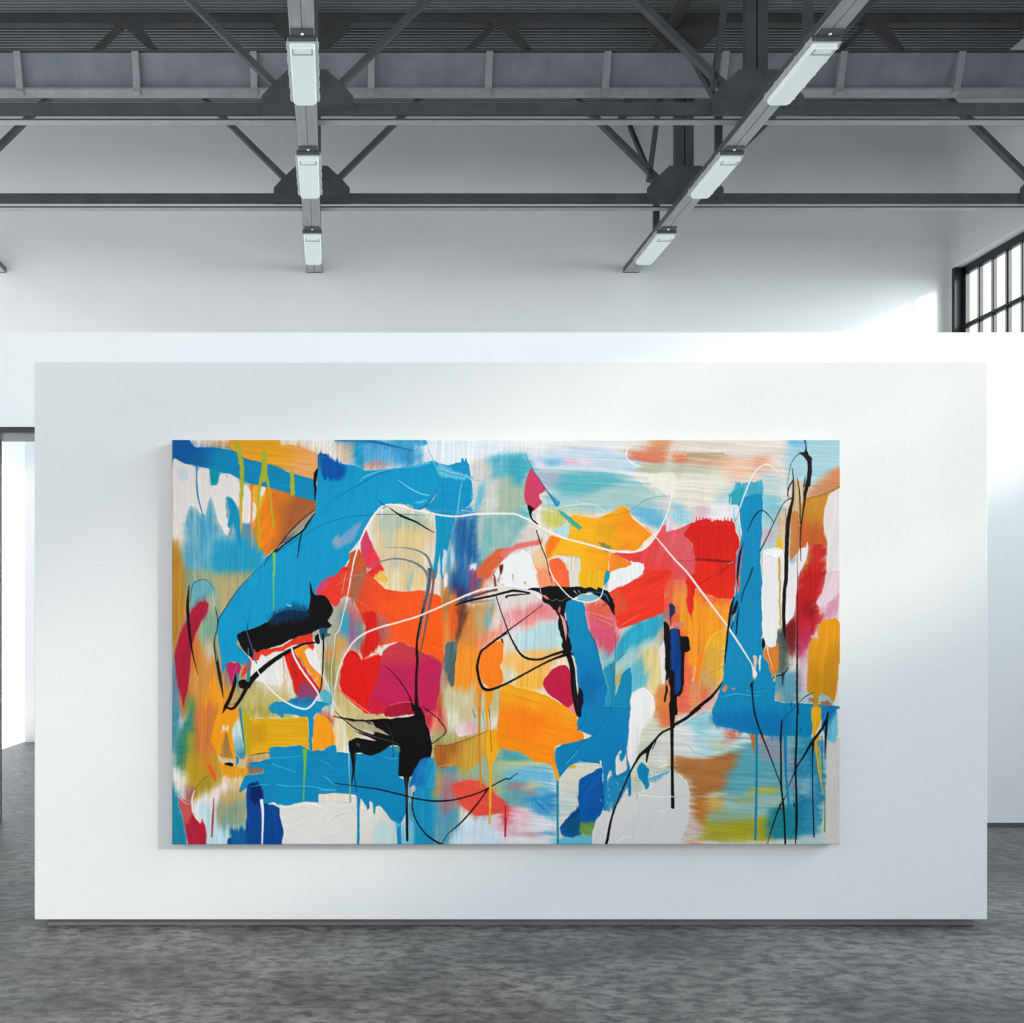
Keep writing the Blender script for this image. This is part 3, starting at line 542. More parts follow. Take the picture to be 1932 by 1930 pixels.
    p("B4 80,980 290,1240 480,1400 380,1500 220,1600 20,1600 30,1400", (230, 98, 74), f=6, s=(95, .1)); p("B4 180,1240 300,1240 300,1500 200,1560", (232, 150, 96), f=9); p("B4 420,1380 520,1380 460,1600 260,1600", (228, 170, 160), f=6)
    p("B4 1420,-10 1740,-10 1700,200 1650,400 1720,540 1650,620 1560,800 1430,1020 1390,500", (186, 22, 26), f=5, g=("1500,420 1560,900", (184, 44, 92)), s=(95, .14)); p("B4 1260,600 1370,490 1400,700 1360,960 1280,850", (112, 18, 20), f=5, s=(90, .2)); p("B4 1480,300 1640,340 1560,520 1470,520", (150, 14, 22), f=12)
    p("B4 1745,-10 1910,-10 1905,210 1690,400 1625,345 1705,180", (228, 200, 208), f=3, s=(110, .06)); p("B4 1730,400 1895,210 1850,540 1700,530", (216, 150, 178), f=6, s=(105, .1)); p("B4 1430,1000 1540,880 1530,1360 1460,1420 1410,1200", (202, 164, 186), f=8, m=((220, 196, 200), .5, 140))
    p("B4 1880,560 1940,560 1940,1600 1820,1520", (224, 219, 214), f=4); p("B4 1170,640 1260,640 1290,850 1310,1120 1170,1130 1140,900", (66, 92, 84), f=6, s=(91, .25)); p("B4 1015,870 1180,820 1190,1100 1110,1160 1040,1020", (218, 124, 48), f=4, s=(92, .06)); p("B4 1110,1180 1420,1120 1420,1480 1130,1460", (96, 158, 178), f=7, m=((60, 110, 120), .35, 90), s=(90, .12)); p("B4 1150,1360 1220,1330 1220,1480 1150,1480", (200, 170, 150), f=6); p("B4 1400,1380 1640,1330 1640,1500 1420,1480", (176, 190, 196), f=6); p("B4 1650,1380 1860,1370 1900,1560 1650,1500", (150, 186, 190), f=6)
    # ---- row C
    p("C1 20,-10 130,-10 90,300 20,500", (70, 134, 164), f=8); p("C1 90,300 250,-20 300,0 280,500 200,700 90,640 60,500", (34, 122, 108), f=10, s=(100, .1)); p("C1 190,300 300,240 330,900 200,800", (150, 150, 50), f=9)
    p("C1 280,-10 620,-10 540,500 400,700 300,620", (206, 118, 56), f=12, s=(100, .1)); p("C1 200,520 560,480 640,700 520,860 320,960 200,800", (186, 148, 40), f=12, s=(60, .08)); p("C1 340,520 480,560 540,760 440,700", (214, 128, 44), f=12)
    p("C1 640,-10 780,-10 780,130 720,150", (224, 172, 120), f=8); p("C1 760,-10 1300,-20 1300,60 860,100", (170, 156, 66), f=9, s=(5, .1)); p("C1 1300,20 1420,70 1420,100 1310,100", (120, 160, 60), f=6)
    p("C1 1640,-10 1800,20 1880,100 1932,200 1932,300 1850,200 1700,60", (190, 90, 70), f=5, s=(60, .15)); p("C1 1830,200 1940,200 1940,500 1890,420", (224, 214, 190), f=5)
    p("C1 20,820 110,1000 210,1560 20,1560", (22, 126, 154), f=5, s=(85, .1)); p("C1 180,860 280,900 260,1060 180,1040", (140, 70, 70), f=10)
    p("C1 240,1000 500,880 620,840 690,930 600,960 540,1100 700,1350 690,1560 400,1560 400,1300 270,1160", (232, 217, 217), f=5, s=(110, .04)); p("C1 280,1100 480,1080 520,1250 710,1350 690,1560 420,1560 400,1300", (184, 212, 220), f=10)
    p("C1 260,1060 300,900 430,750 520,790 570,860 450,930 330,1000", (172, 142, 42), f=6, s=(120, .1)); p("C1 540,1100 600,940 870,900 870,1380 700,1370 520,1260", (156, 152, 112), f=9, m=((96, 160, 160), .45, 150), s=(150, .08)); p("C1 580,930 860,930 840,1040 600,1040", (196, 160, 100), f=10)
    p("C1 650,760 870,740 800,940 690,900", (222, 194, 146), f=5); p("C1 860,520 1140,480 1140,600 880,640", (206, 158, 86), f=6); p("C1 860,600 940,600 920,760 870,760", (150, 100, 60), f=6)
    p("C2 -10,-10 520,-10 640,100 220,320 -10,460", (206, 184, 126), f=6, s=(70, .08)); p("C2 -10,60 60,100 140,380 -10,420", (224, 206, 170), f=8); p("C2 110,140 420,130 440,240 230,230", (182, 172, 140), f=6)
    p("C2 950,-10 1190,-10 1245,240 1100,260 1000,170", (204, 46, 64), f=5, s=(100, .1)); p("C2 1110,60 1220,160 1220,260 1080,250", (230, 130, 100), f=9, s=(130, .1)); p("C2 1060,270 1250,240 1360,270 1100,420", (186, 138, 84), f=7)
    p("C2 1190,-10 1260,-10 1280,220 1220,180", (214, 140, 110), f=7); p("C2 1250,-10 1390,-10 1370,210 1290,230", (222, 218, 196), f=5); p("C2 1390,-10 1620,-10 1620,160 1400,160", (200, 186, 146), f=8); p("C2 1360,190 1500,140 1610,200 1600,265 1380,312", (232, 204, 204), f=3, g=("1450,240 1540,220", (224, 170, 180))); p("C2 1560,60 1700,60 1720,240 1610,260", (190, 202, 190), f=7)
    p("C2 1080,300 1720,250 1932,250 1932,1000 1400,860 1100,880", (170, 168, 112), f=9, m=((196, 170, 110), .4, 150)); p("C2 1115,425 1280,400 1720,245 1700,500 1500,700 1350,640 1150,660", (164, 96, 30), f=3, g=("1200,520 1540,560", (206, 158, 60)), s=(95, .16)); p("C2 1480,560 1940,440 1940,800 1500,800", (156, 172, 128), f=14, m=((130, 176, 186), .4, 165), s=(165, .06))
    p("C2 780,860 1120,640 1340,620 1400,900 1350,1560 740,1560 800,1300", (70, 152, 182), f=9, m=((130, 150, 150), .42, 92), s=(92, .14)); p("C2 880,870 1110,800 1080,1560 820,1560", (22, 136, 184), f=12, s=(92, .08)); p("C2 1100,720 1180,700 1180,1000 1090,1000", (196, 146, 70), f=9); p("C2 1180,740 1400,760 1400,1100 1190,1100", (150, 140, 150), f=10, m=((176, 110, 110), .4, 92)); p("C2 1200,860 1260,900 1240,1200 1200,1150", (170, 96, 120), f=9)
    p("C2 1300,860 1450,820 1600,808 1720,900 1900,1040 1940,1150 1600,1210 1380,1040", (226, 76, 62), f=4.2, s=(15, .08)); p("C2 1480,930 1700,900 1640,1060 1420,1050", (206, 130, 120), f=10); p("C2 1330,1420 1500,1230 1700,1200 1940,1230 1940,1560 1280,1560", (210, 220, 232), f=9, m=((160, 200, 222), .4, 170)); p("C2 1780,1250 1940,1200 1940,1400 1850,1400", (232, 180, 196), f=12)
    p("C2 560,1180 700,1250 720,1560 480,1560", (150, 200, 218), f=9); p("C2 740,1280 860,1250 880,1560 740,1560", (120, 184, 208), f=9)
    p("C3 -10,430 200,490 400,600 -10,610", (74, 158, 160), f=6, s=(10, .1)); p("C3 -10,590 560,600 560,660 -10,720", (196, 190, 130), f=8, m=((130, 190, 200), .35, 5)); p("C3 -10,700 560,630 610,820 600,1300 300,1140 -10,1080", (104, 176, 206), f=9, m=((170, 200, 210), .4, 8), s=(8, .08)); p("C3 -10,820 230,840 240,1140 60,1150 -10,1060", (100, 160, 166), f=10); p("C3 60,850 200,850 190,910 70,920", (190, 120, 120), f=9); p("C3 250,830 420,830 400,890 260,920", (206, 190, 140), f=8); p("C3 240,930 330,930 290,980 240,980", (206, 120, 120), f=8)
    p("C3 40,1120 300,1150 640,1300 640,1560 -10,1560 -10,1280", (226, 222, 226), f=7); p("C3 60,1120 260,1130 300,1300 170,1420 40,1400", (228, 172, 190), f=14, m=((230, 200, 208), .5, 30)); p("C3 160,1400 430,1400 380,1440 180,1430", (206, 140, 160), f=5); p("C3 240,1010 540,950 600,1050 600,1100 430,1220 330,1140", (48, 140, 194), f=9, d=(40, .42)); p("C3 430,1390 600,1380 600,1430 440,1420", (96, 160, 200), f=5)
    p("C3 -10,1060 60,1080 70,1200 30,1290 -10,1280", (226, 52, 46), f=5); l("C3 22,1240 18,1440", (186, 30, 50), "24 20")
    p("C3 620,650 1120,600 1110,680 880,780 860,1090 650,1210 620,860", (220, 212, 198), f=3, m=((190, 206, 206), .4, 5), s=(5, .05)); p("C3 720,640 820,630 800,660 730,670", (226, 170, 40), f=3)
    p("C3 620,1340 850,1420 1050,1420 1060,1560 600,1560", (96, 186, 208), f=8); p("C3 630,1350 680,1360 660,1460 630,1460", (222, 216, 200), f=3)
    p("C3 1500,520 1560,250 1720,60 1940,240 1940,720 1680,740 1480,1000 1440,900", (208, 209, 192), f=6, m=((190, 196, 170), .4, 92)); p("C3 1720,40 1940,-10 1940,180 1800,200", (222, 112, 66), f=6, s=(92, .15)); p("C3 1750,300 1920,250 1910,640 1760,660", (220, 218, 208), f=5); p("C3 1480,840 1560,800 1540,1000 1490,960", (170, 196, 180), f=6)
    p("C4 20,190 430,10 520,200 760,280 920,310 660,470 420,550 200,520 40,420", (206, 226, 228), f=6, m=((160, 206, 214), .45, 5)); p("C4 100,180 400,40 440,200 300,300", (150, 204, 214), f=14); p("C4 20,200 220,220 260,700 40,560", (226, 224, 224), f=9)
    p("C4 600,240 760,250 710,330 620,430 616,300", (240, 118, 94), f=5); p("C4 450,340 600,340 600,460 460,450", (204, 210, 180), f=9)
    p("C4 620,480 1240,300 1400,320 1420,1000 1200,1200 560,1200 540,900", (92, 168, 184), f=9, m=((126, 180, 180), .4, 4), s=(4, .06)); p("C4 960,310 1230,310 1230,560 1000,560", (150, 156, 168), f=12); p("C4 1240,440 1420,440 1400,900 1290,900", (140, 164, 176), f=10)
    p("C4 540,980 1240,980 1240,1240 480,1240 420,1100", (170, 196, 180), f=12, m=((120, 184, 196), .45, 4)); p("C4 700,1010 900,980 900,1060 740,1060", (150, 176, 110), f=9); p("C4 840,920 920,890 1150,880 1180,940 880,960", (204, 190, 70), f=10)
    p("C4 40,530 300,565 500,530 760,470 700,600 600,720 580,900 400,970 390,1180 330,1380 240,1240 180,850 0,650", (180, 116, 58), f=7, s=(160, .1)); p("C4 260,1040 400,1060 380,1220 310,1330 260,1200", (198, 116, 44), f=9); p("C4 390,980 580,1020 540,1200 400,1200", (212, 168, 86), f=12)
    p("C4 380,1250 700,1230 1120,1230 1090,1510 300,1510", (176, 168, 44), f=10, s=(4, .08)); p("C4 420,1150 900,1180 900,1260 440,1280", (150, 180, 150), f=14, s=(4, .08))
    p("C4 1400,310 1770,380 1770,800 1720,1400 1100,1480 1080,1300 1360,1080", (28, 132, 168), f=6, m=((120, 176, 194), .4, 90), s=(90, .12)); p("C4 1080,1130 1420,1120 1420,1460 1120,1470 1070,1330", (32, 132, 142), f=10, s=(150, .1)); p("C4 1420,800 1540,800 1530,1000 1430,980", (140, 184, 200), f=9, d=(2, .4))
    p("C4 1750,370 1940,370 1940,1540 1690,1420 1735,860", (218, 211, 202), f=3.5, s=(90, .03)); p("C4 -10,1490 1080,1500 1940,1440 1940,1570 -10,1570", (221, 216, 208), f=5); p("C4 150,1490 300,1490 300,1550 150,1550", (228, 150, 120), f=8); p("C4 1440,1440 1760,1400 1720,1560 1400,1560", (190, 206, 206), f=9)
    p("C4 60,1250 260,1220 330,1400 80,1500", (220, 206, 198), f=9, m=((196, 130, 110), .35, 30))

def shapes():
    # blues, upper left
    p("A1 1700,185 1800,215 1850,260 1932,290 A2 100,300 220,330 300,370 450,372 700,342 900,322 1080,265 1140,330 1160,400 1180,560 1100,700 1000,800 900,812 800,760 640,760 480,830 420,900 340,1010 290,1130 210,1230 140,1310 150,1390 60,1500 0,1560 B1 1932,20 1820,130 1740,280 1760,420 1600,560 1400,560 1200,600 1100,650 900,700 800,740 760,800 800,860 870,930 900,960 890,1060 800,1030 700,1010 650,1060 600,1150 570,900 545,650 550,540 620,430 780,190 960,10 A1 930,1570 1100,1370 1220,1290 1350,1200 1500,1060 1650,870 1660,700 1690,350", BL, s=(93, .05), h=1.0)
    p("A1 1700,190 1800,215 1932,300 A2 110,310 100,420 0,520 A1 1850,480 1740,430", (0, 84, 168), f=10, s=(90, .2), h=1.1)
    p("A2 300,930 240,1060 200,1180 100,1220 0,1280 0,1180 150,1040", (110, 158, 198), f=7, s=(130, .1)); p("A1 1850,1180 1932,1130 1932,1240 1880,1250", (140, 160, 180), f=7)
    p("A2 1100,265 1150,290 1260,322 1350,290 1408,282 1420,238 1442,238 1452,278 1466,238 1482,240 1486,284 1512,322 1532,450 1548,700 1500,780 1350,868 1200,868 1000,812 1100,700 1180,560 1160,400", (12, 142, 192), s=(3, .07), h=.9)
    p("A2 1150,300 1280,350 1540,460 1540,480 1180,450", (92, 182, 216), f=4)
    p("A2 1020,800 1350,850 1500,780 1560,860 1330,880 1130,870", (46, 150, 198), f=6)
    p("A2 1130,860 1340,860 1330,1010 1280,1200 1250,1320 1215,1600 1185,1600 1178,1330 1130,1600 1085,1600 1118,1300 1130,1100", (12, 144, 186), s=(90, .07))
    p("A2 1215,1290 1250,1290 1240,1450 1215,1600 1205,1500", (206, 220, 226), f=2)
    # magenta, red and brown beneath the white arch
    p("A2 325,1020 360,1100 430,1280 490,1420 350,1490 280,1290 275,1150", (206, 62, 98), f=2.5, s=(70, .08)); p("A2 345,1300 440,1290 500,1430 480,1500 350,1500", (232, 52, 70), f=8)
    p("A2 150,1320 260,1270 340,1480 300,1600 40,1600 150,1400", (202, 84, 44), f=2.5, s=(120, .1)); p("A2 330,1560 480,1440 540,1500 430,1600", (224, 44, 44), f=3); p("A2 430,1580 500,1500 590,1610 440,1650", (230, 178, 84), f=4)
    p("A2 -10,1580 80,1470 160,1500 130,1620 -10,1620", (224, 48, 38), f=3)
    # orange-red mass
    p("B2 -20,110 80,-10 310,-20 410,60 560,190 700,214 990,205 1110,250 1195,285 1190,620 1205,900 1185,1030 950,895 880,855 700,790 500,820 420,600 300,520 200,330 100,260 -20,330", OR, f=1.6, s=(95, .06), h=1.0, g=("760,300 80,120", (220, 66, 44)))
    p("B2 820,540 1180,420 1200,950 950,880 900,700", (250, 92, 20), f=18, h=1.0); p("B2 190,-10 330,-10 230,330 150,330", (146, 110, 84), f=7, o=.7)
    p("B2 290,470 420,440 520,600 560,760 480,840 300,990 270,860 330,700", (214, 32, 20), f=7, s=(92, .1)); p("B2 450,490 590,560 620,740 490,780", (170, 110, 110), f=12, o=.7)
    p("B2 80,960 165,885 230,905 290,990 480,930 580,1020 560,1200 480,1330 600,1500 560,1600 340,1600 200,1490 80,1390 35,1250", (222, 26, 20), f=1.6, s=(80, .06), h=1.2)
    p("B2 520,900 600,830 720,790 880,850 960,895 1190,1020 1140,1500 1010,1600 560,1600 590,1500 380,1440 470,1180", MG, f=3, s=(20, .06), h=1.1, g=("760,1150 700,900", (202, 56, 70))); p("B2 400,1400 600,1500 860,1470 870,1600 350,1600", (204, 30, 60), f=4); p("B2 570,1540 640,1500 860,1475 880,1600 560,1640", (168, 18, 48), f=2)
    p("B2 1240,830 1290,790 1360,782 1372,850 1345,1100 1332,1270 1295,1290 1225,1080", (76, 106, 112), f=2, s=(98, .3), d=(98, .2)); p("B2 1300,1090 1345,1040 1335,1280 1290,1290", (90, 96, 90), f=2, d=(95, .3))
    p("B2 1640,905 1700,850 1800,800 1890,775 1885,1000 1860,1060 1900,1200 1850,1285 1720,1310 1630,1150", (250, 126, 28), f=3, s=(95, .06), r=2.2); p("B2 1590,1320 1700,1310 1780,1340 1760,1480 1700,1600 1650,1420", (240, 150, 30), f=3); p("B2 1655,1360 1690,1400 1700,1600 1650,1600", (196, 186, 160), f=2)
    # left block of black and its neighbours
    p("B1 930,960 1000,880 1260,850 1400,760 1610,680 1632,780 1650,850 1620,900 1560,820 1400,830 1200,930 1000,1040 880,1140 810,1200 850,1080", (226, 54, 34), f=2)
    p("B1 1000,1000 1050,930 1100,950 1200,900 1300,900 1318,1000 1330,1200 1250,1290 1000,1230 920,1160 930,1000", (233, 226, 224), f=2.5); p("B1 1210,1060 1250,1310 1235,1310 1190,1080", (236, 230, 226), f=2)
    p("B1 1310,890 1400,880 1550,1100 1700,1320 1665,1390 1450,1400 1400,1250 1325,1000", (212, 32, 20), f=4, s=(80, .1)); p("B1 1500,1250 1690,1330 1650,1480 1440,1470", (150, 60, 100), f=10); p("B1 1410,870 1560,825 1640,900 1720,1160 1712,1320 1640,1200", (246, 142, 28), f=2.5)
    p("B1 1535,900 1590,860 1645,910 1745,1170 1680,1130 1590,1040", WH, f=1.6); p("B1 1690,1160 1680,1220 1655,1230", (236, 200, 150), f=2)
    p("B1 1680,240 1760,140 1830,60 1940,10 1940,330 1870,392 1800,310", (232, 56, 40), f=2, s=(140, .08)); p("B1 1665,215 1720,110 1830,28 1790,150 1700,255", (202, 62, 104), f=1.6)
    p("B1 880,650 990,622 1130,550 1210,470 1380,420 1560,440 1596,330 1592,100 1620,180 1650,250 1760,262 1868,400 1835,490 1792,550 1845,600 1790,632 1700,640 1620,690 1400,752 1250,832 1085,872 1080,905 1070,870 990,905 955,905 945,965 880,930 810,840 770,712", BK, f=1.6, s=(90, .3), h=.9)
    p("B1 1130,520 1210,440 1380,365 1560,400 1590,520 1380,560 1160,600", (4, 52, 92), f=16, s=(90, .5), o=.75); p("B1 1340,350 1390,365 1380,385 1330,370", (96, 190, 224), f=2)
    p("B1 640,1040 700,1015 730,1030 780,1015 825,1080 780,1170 705,1275 685,1200", (188, 36, 92), f=2.5)
    p("B1 1625,690 1660,660 1700,665 1690,700 1650,720 1660,780 1635,770", (168, 164, 150), f=2); p("B1 1660,720 1700,700 1715,790 1690,812 1662,790", BK, f=1.5); p("B1 1700,630 1795,625 1790,690 1835,700 1815,722 1780,730 1745,770 1710,725", (26, 92, 108), f=2)
    p("B1 1130,1525 1200,1470 1340,1465 1420,1425 1560,1430 1680,1460 1820,1490 1740,1530 1710,1600 1180,1600", (18, 140, 188), f=2); p("B1 1370,1450 1560,1420 1690,1440 1600,1500 1440,1490", (40, 110, 160), f=6)
    # lower left
    p("C1 560,-10 790,-20 760,120 715,260 740,420 756,640 560,660 540,500 470,360", (241, 152, 20), f=6, s=(100, .05), h=.8); p("C1 550,640 760,640 880,670 870,760 650,770", (226, 152, 32), f=5)
    p("C1 645,250 690,420 722,555 580,520", (172, 126, 62), f=2.5, s=(95, .1)); p("C1 540,515 600,545 740,572 750,640 600,620 560,570", (214, 186, 150), f=2.5); p("C1 620,608 722,610 712,642 640,632", BK, f=1.5); p("C1 740,560 860,540 865,672 770,650", (216, 178, 128), f=4)
    p("C1 598,278 604,180 628,178 640,215 655,178 668,190 668,268 640,225 618,240", (226, 214, 200), f=2, sharp=True)
    p("C1 715,260 730,170 765,140 820,320 862,545 800,560 752,500", (192, 216, 222), f=3, g=("770,300 800,520", (70, 140, 160))); p("C1 755,520 790,550 790,600 765,650", (14, 130, 176), f=1.6)
    p("C1 820,40 900,60 900,120 1000,105 1540,88 1568,130 1592,455 1480,410 1300,418 1140,450 1130,485 940,520 880,510 830,300", (229, 166, 20), f=1.8, s=(2, .07), h=1.0); p("C1 830,60 920,80 920,480 860,500 820,200", (190, 164, 30), f=9); p("C1 920,160 1100,180 1080,400 930,380", (198, 146, 24), f=16, o=.7)
    p("C1 1645,85 1770,80 1850,200 1890,375 1850,400 1750,462 1640,465 1616,440", (249, 156, 20), f=1.6, h=1.0)
    p("C1 1140,440 1300,418 1480,410 1600,462 1740,462 1860,396 1890,410 1900,500 C2 0,485 140,495 300,500 500,470 600,420 720,440 712,750 790,810 800,950 785,1180 735,1290 735,1600 690,1600 685,1300 620,1250 500,1100 440,1110 425,1185 408,1060 372,1050 366,1130 335,1110 270,1020 262,1600 228,1600 230,1010 180,970 0,952 C1 1932,965 1700,960 1690,1050 1540,1050 1350,1092 1250,1082 1130,1062 1080,1110 1050,900 980,840 900,872 795,935 860,755 1055,722 1058,672 920,660 920,608 1140,560", BL2, f=1.4, s=(3, .05), h=1.1, g=("1400,700 C2 600,800", (8, 128, 178)))
    p("C1 920,660 1060,664 1052,718 915,740", (140, 110, 90), f=3)
    p("C1 1220,-20 1710,-20 1640,95 1626,440 1612,470 1590,440 1570,95 1480,80 1310,28 1290,95 1262,85", (12, 136, 182), f=1.4, h=1.0)
    p("C1 885,870 980,838 1050,900 1068,1060 1130,1070 1250,1090 1258,1200 1310,1400 1345,1600 690,1600 670,1460 860,1380", (6, 66, 140), f=2.5, s=(90, .12)); p("C1 920,860 1000,840 1060,950 1060,1080 930,1060", (5, 36, 96), f=7); p("C1 690,1370 860,1350 860,1560 720,1560", (8, 92, 148), f=9)
    p("C1 1248,1082 1350,1092 1540,1050 1690,1085 1710,985 1800,960 C2 0,955 180,972 232,1010 262,1100 340,1130 430,1185 500,1105 600,1245 685,1310 690,1600 C1 1345,1600 1300,1400 1258,1200", (223, 217, 215), f=1.5, s=(160, .03), h=1.2, g=("C2 100,1200 620,1450", (214, 206, 190)))
    p("C1 1700,1040 1705,985 1800,958 1932,960 C2 140,975 150,1055 0,1040", (226, 214, 198), f=1.6, h=1.4); p("C2 440,1300 620,1300 690,1340 690,1560 420,1560", (188, 208, 210), f=16)
    p("C1 110,1010 230,1075 262,1180 350,1300 372,1235 422,1420 398,1600 230,1600 160,1250", (178, 32, 56), f=3, s=(75, .14)); p("C1 110,1010 230,1075 250,1180 200,1300 150,1200", (196, 80, 80), f=7)
    # big black in the lower middle
    p("C2 60,95 300,122 500,112 880,72 860,-60 960,-30 1012,100 1018,170 1062,250 1086,400 1062,560 975,600 900,690 850,765 705,752 720,430 640,400 500,478 400,520 270,490 180,510 128,440 140,355 240,322 450,355 210,240 420,285 380,180 200,150", BK, f=1.6, r=1.5, s=(8, .2), h=1.0)
    p("C2 120,130 400,135 450,200 600,290 430,260 300,225 200,180", (176, 162, 128), f=2.5, d=(22, .5)); p("C2 225,385 260,385 265,420 235,425", (70, 70, 74), f=4)
    p("C2 960,560 1105,560 1112,800 1100,900 880,868 828,880 870,720", (22, 106, 180), f=3, s=(105, .14), g=("900,700 1080,740", (24, 150, 196))); p("C2 640,410 715,425 715,480 650,450", (60, 140, 140), f=4)
    p("C2 840,880 885,860 880,960 845,990", (186, 186, 176), f=2)
    # yellow drip, lower middle
    p("C2 1690,420 1722,250 1842,226 1855,440 1800,560 1760,640 1750,680 1730,680 1712,560", (240, 166, 20), f=1.6, h=1.1); p("C2 1850,270 1940,255 1940,445 1850,420", (240, 140, 24), f=2)
    # centre
    p("A3 740,905 830,885 1050,922 1180,872 1340,782 1420,820 1440,882 1500,945 1650,1040 1702,1090 1600,1190 1500,1285 1350,1280 1212,1312 1190,1500 1165,1600 868,1600 868,1372 700,1345 600,1333 505,1378 470,1235 545,1130 730,1142 752,1000", (248, 178, 26), f=1.6, s=(8, .04), h=1.2, g=("900,1050 1560,1240", (245, 142, 26)))
    p("A3 470,1235 545,1130 640,1160 560,1300 505,1378", (247, 122, 26), f=6, h=1.2); p("A3 1040,1120 1080,1000 1300,1000 1200,1160", (222, 160, 34), f=16, o=.7); p("A3 1080,1200 1180,1220 1230,1250 1160,1310 1110,1250", (130, 134, 80), f=5)
    p("A3 315,352 480,600 402,650 412,700 438,735 350,832 270,772 240,700 240,550 270,430", (206, 62, 98), f=1.6, s=(110, .06), h=1.0)
    p("A3 272,768 345,820 312,868 340,940 388,990 372,1015 320,940 286,870", BK, f=1.4)
    p("A3 480,600 640,742 602,795 550,700", (52, 152, 194), f=1.8); p("A3 618,828 690,852 800,950 892,1022 852,1052 760,985", (62, 168, 150), f=1.8)
    p("A3 1212,1322 1400,1300 1560,1290 1680,1200 1760,1080 1800,990 1860,1010 1940,1060 A4 120,1010 230,975 200,1200 250,1390 250,1600 A3 1600,1600 1590,1440 1450,1420 1300,1350", (228, 62, 58), f=2.5, s=(100, .09), h=.8, g=("1500,1300 1900,1040", (220, 88, 98))); p("A3 1850,900 1932,950 1932,1050 1850,1090", (226, 200, 214), f=4)
    p("A3 1212,1330 1390,1390 1450,1450 1210,1560", (241, 134, 32), f=3)
    p("A3 360,1290 470,1240 495,1400 530,1600 370,1600 330,1430", (236, 194, 154), f=4, g=("400,1360 440,1580", (242, 146, 100))); p("A3 515,1405 620,1370 700,1440 748,1600 540,1600", (250, 104, 52), f=2.5); p("A3 600,1338 862,1370 872,1600 764,1600 720,1445", (228, 219, 206), f=2.5, m=((196, 170, 140), .4, 92))
    p("A3 -20,1300 150,1212 410,1165 410,1215 150,1272 -20,1375", (236, 112, 108), f=5, s=(165, .08))
    p("A2 1932,1345 1860,1450 1770,1600 A3 0,1600 B2 1745,150 1900,130 B3 0,160 260,190 420,170 400,20 A3 355,1500 320,1410 285,1340 205,1288 150,1332 60,1340 0,1395", (238, 236, 238), f=1.6, s=(95, .02), h=1.1)
    p("A2 1850,1460 1885,1440 1885,1500 1868,1565 1850,1510", (120, 24, 28), f=2); p("B2 1780,20 1800,40 1815,150 1790,160", (130, 60, 48), f=2); p("B2 1835,90 1850,20 1862,-10 1850,130", (196, 150, 130), f=2)
    p("B3 90,20 110,30 105,100", (206, 170, 120), f=2); p("B3 230,100 260,100 255,135 235,130", (206, 176, 120), f=2)
    p("B3 540,-20 740,-20 748,180 600,180", (250, 104, 60), f=3); p("B3 376,-20 520,-20 580,180 412,180", (244, 150, 108), f=5); p("B3 750,-20 866,-20 862,175 748,175", (224, 216, 204), f=3); p("B3 866,-20 1160,-20 1150,110 1120,190 1050,190 866,165", (243, 180, 28), f=2)
    # red sweep to the right
    p("B3 1180,230 1350,150 1580,20 1640,-20 1910,-20 1830,200 1826,440 1600,540 1330,645 1290,600 1258,470 1240,330", (236, 52, 36), f=3, s=(150, .12), h=.9); p("B3 1180,240 1300,180 1420,400 1260,470", (226, 74, 50), f=12)
    p("A3 1195,1620 1222,1530 1442,1455 1440,1398 1500,1430 1580,1440 1598,1490 1570,1550 B3 1590,12 1480,80 1300,168 1195,222 1180,180", (236, 234, 236), f=1.6, h=1.3)
    p("B3 1150,20 1170,-20 1205,-10 1200,60 1160,180 1140,120", (20, 150, 178), f=1.6)
    # centre blue limb, magenta disc, orange slab
    p("B3 -10,1285 200,1310 350,1350 500,1400 740,1545 850,1600 C3 860,20 832,20 840,200 902,270 892,352 600,412 584,560 626,770 608,805 540,632 350,592 200,492 -60,430 -80,200", (249, 136, 18), f=1.6, s=(15, .06), h=1.2, g=("C3 300,200 B3 400,1330", (243, 166, 30)))
    p("C3 0,20 250,0 500,120 300,330 60,300", (252, 126, 16), f=20, h=1.2)
    p("B3 700,1058 745,1110 790,1350 805,1490 740,1535 520,1392 450,1290 470,1190 560,1090 640,1060", (190, 26, 66), f=1.6, h=1.1); p("B3 740,1540 805,1470 830,1580 780,1600", (240, 130, 140), f=3)
    p("B3 690,430 700,350 790,300 905,320 932,500 970,650 1030,770 1082,950 1120,1100 1180,1300 1165,1450 1140,1580 890,1600 910,1390 850,1300 830,1100 812,980 760,880 722,580", BL2, f=1.4, s=(95, .05), h=1.2, g=("840,700 960,1250", (8, 118, 178)))
    p("B3 860,1250 1000,1150 1100,1250 1000,1450 920,1500", (6, 104, 170), f=18, o=.8, h=1.2)
    p("B3 830,250 900,245 1060,250 1100,280 1060,320 960,335 860,310", (128, 182, 200), f=2, s=(5, .1))
    p("B3 1350,1150 1448,1095 1440,1600 1215,1600 1290,1340", (12, 130, 174), f=1.6, s=(92, .05)); p("B3 1130,1100 1260,1000 1270,1300 1230,1600 1130,1600 1180,1300", (36, 140, 176), f=4, s=(92, .1))
    p("C3 850,-30 1440,-30 1432,100 1405,450 1440,690 1446,1000 1425,1005 1404,760 1300,800 1262,840 1255,1190 1232,1200 1222,800 1200,690 1175,800 1172,1510 1140,1510 1126,720 1080,610 900,590 740,640 640,775 618,740 580,560 602,420 900,342 1000,292 870,242 828,180 850,80", (8, 124, 178), f=1.4, s=(92, .05), h=1.2)
    p("C3 1275,560 1300,500 1335,460 1340,490 1315,560 1345,590 1375,530 1388,490 1400,640 1385,700 1290,750 1270,700", (228, 216, 208), f=1.6); p("C3 1200,750 1215,690 1228,720 1220,790", (214, 208, 200), f=1.6)
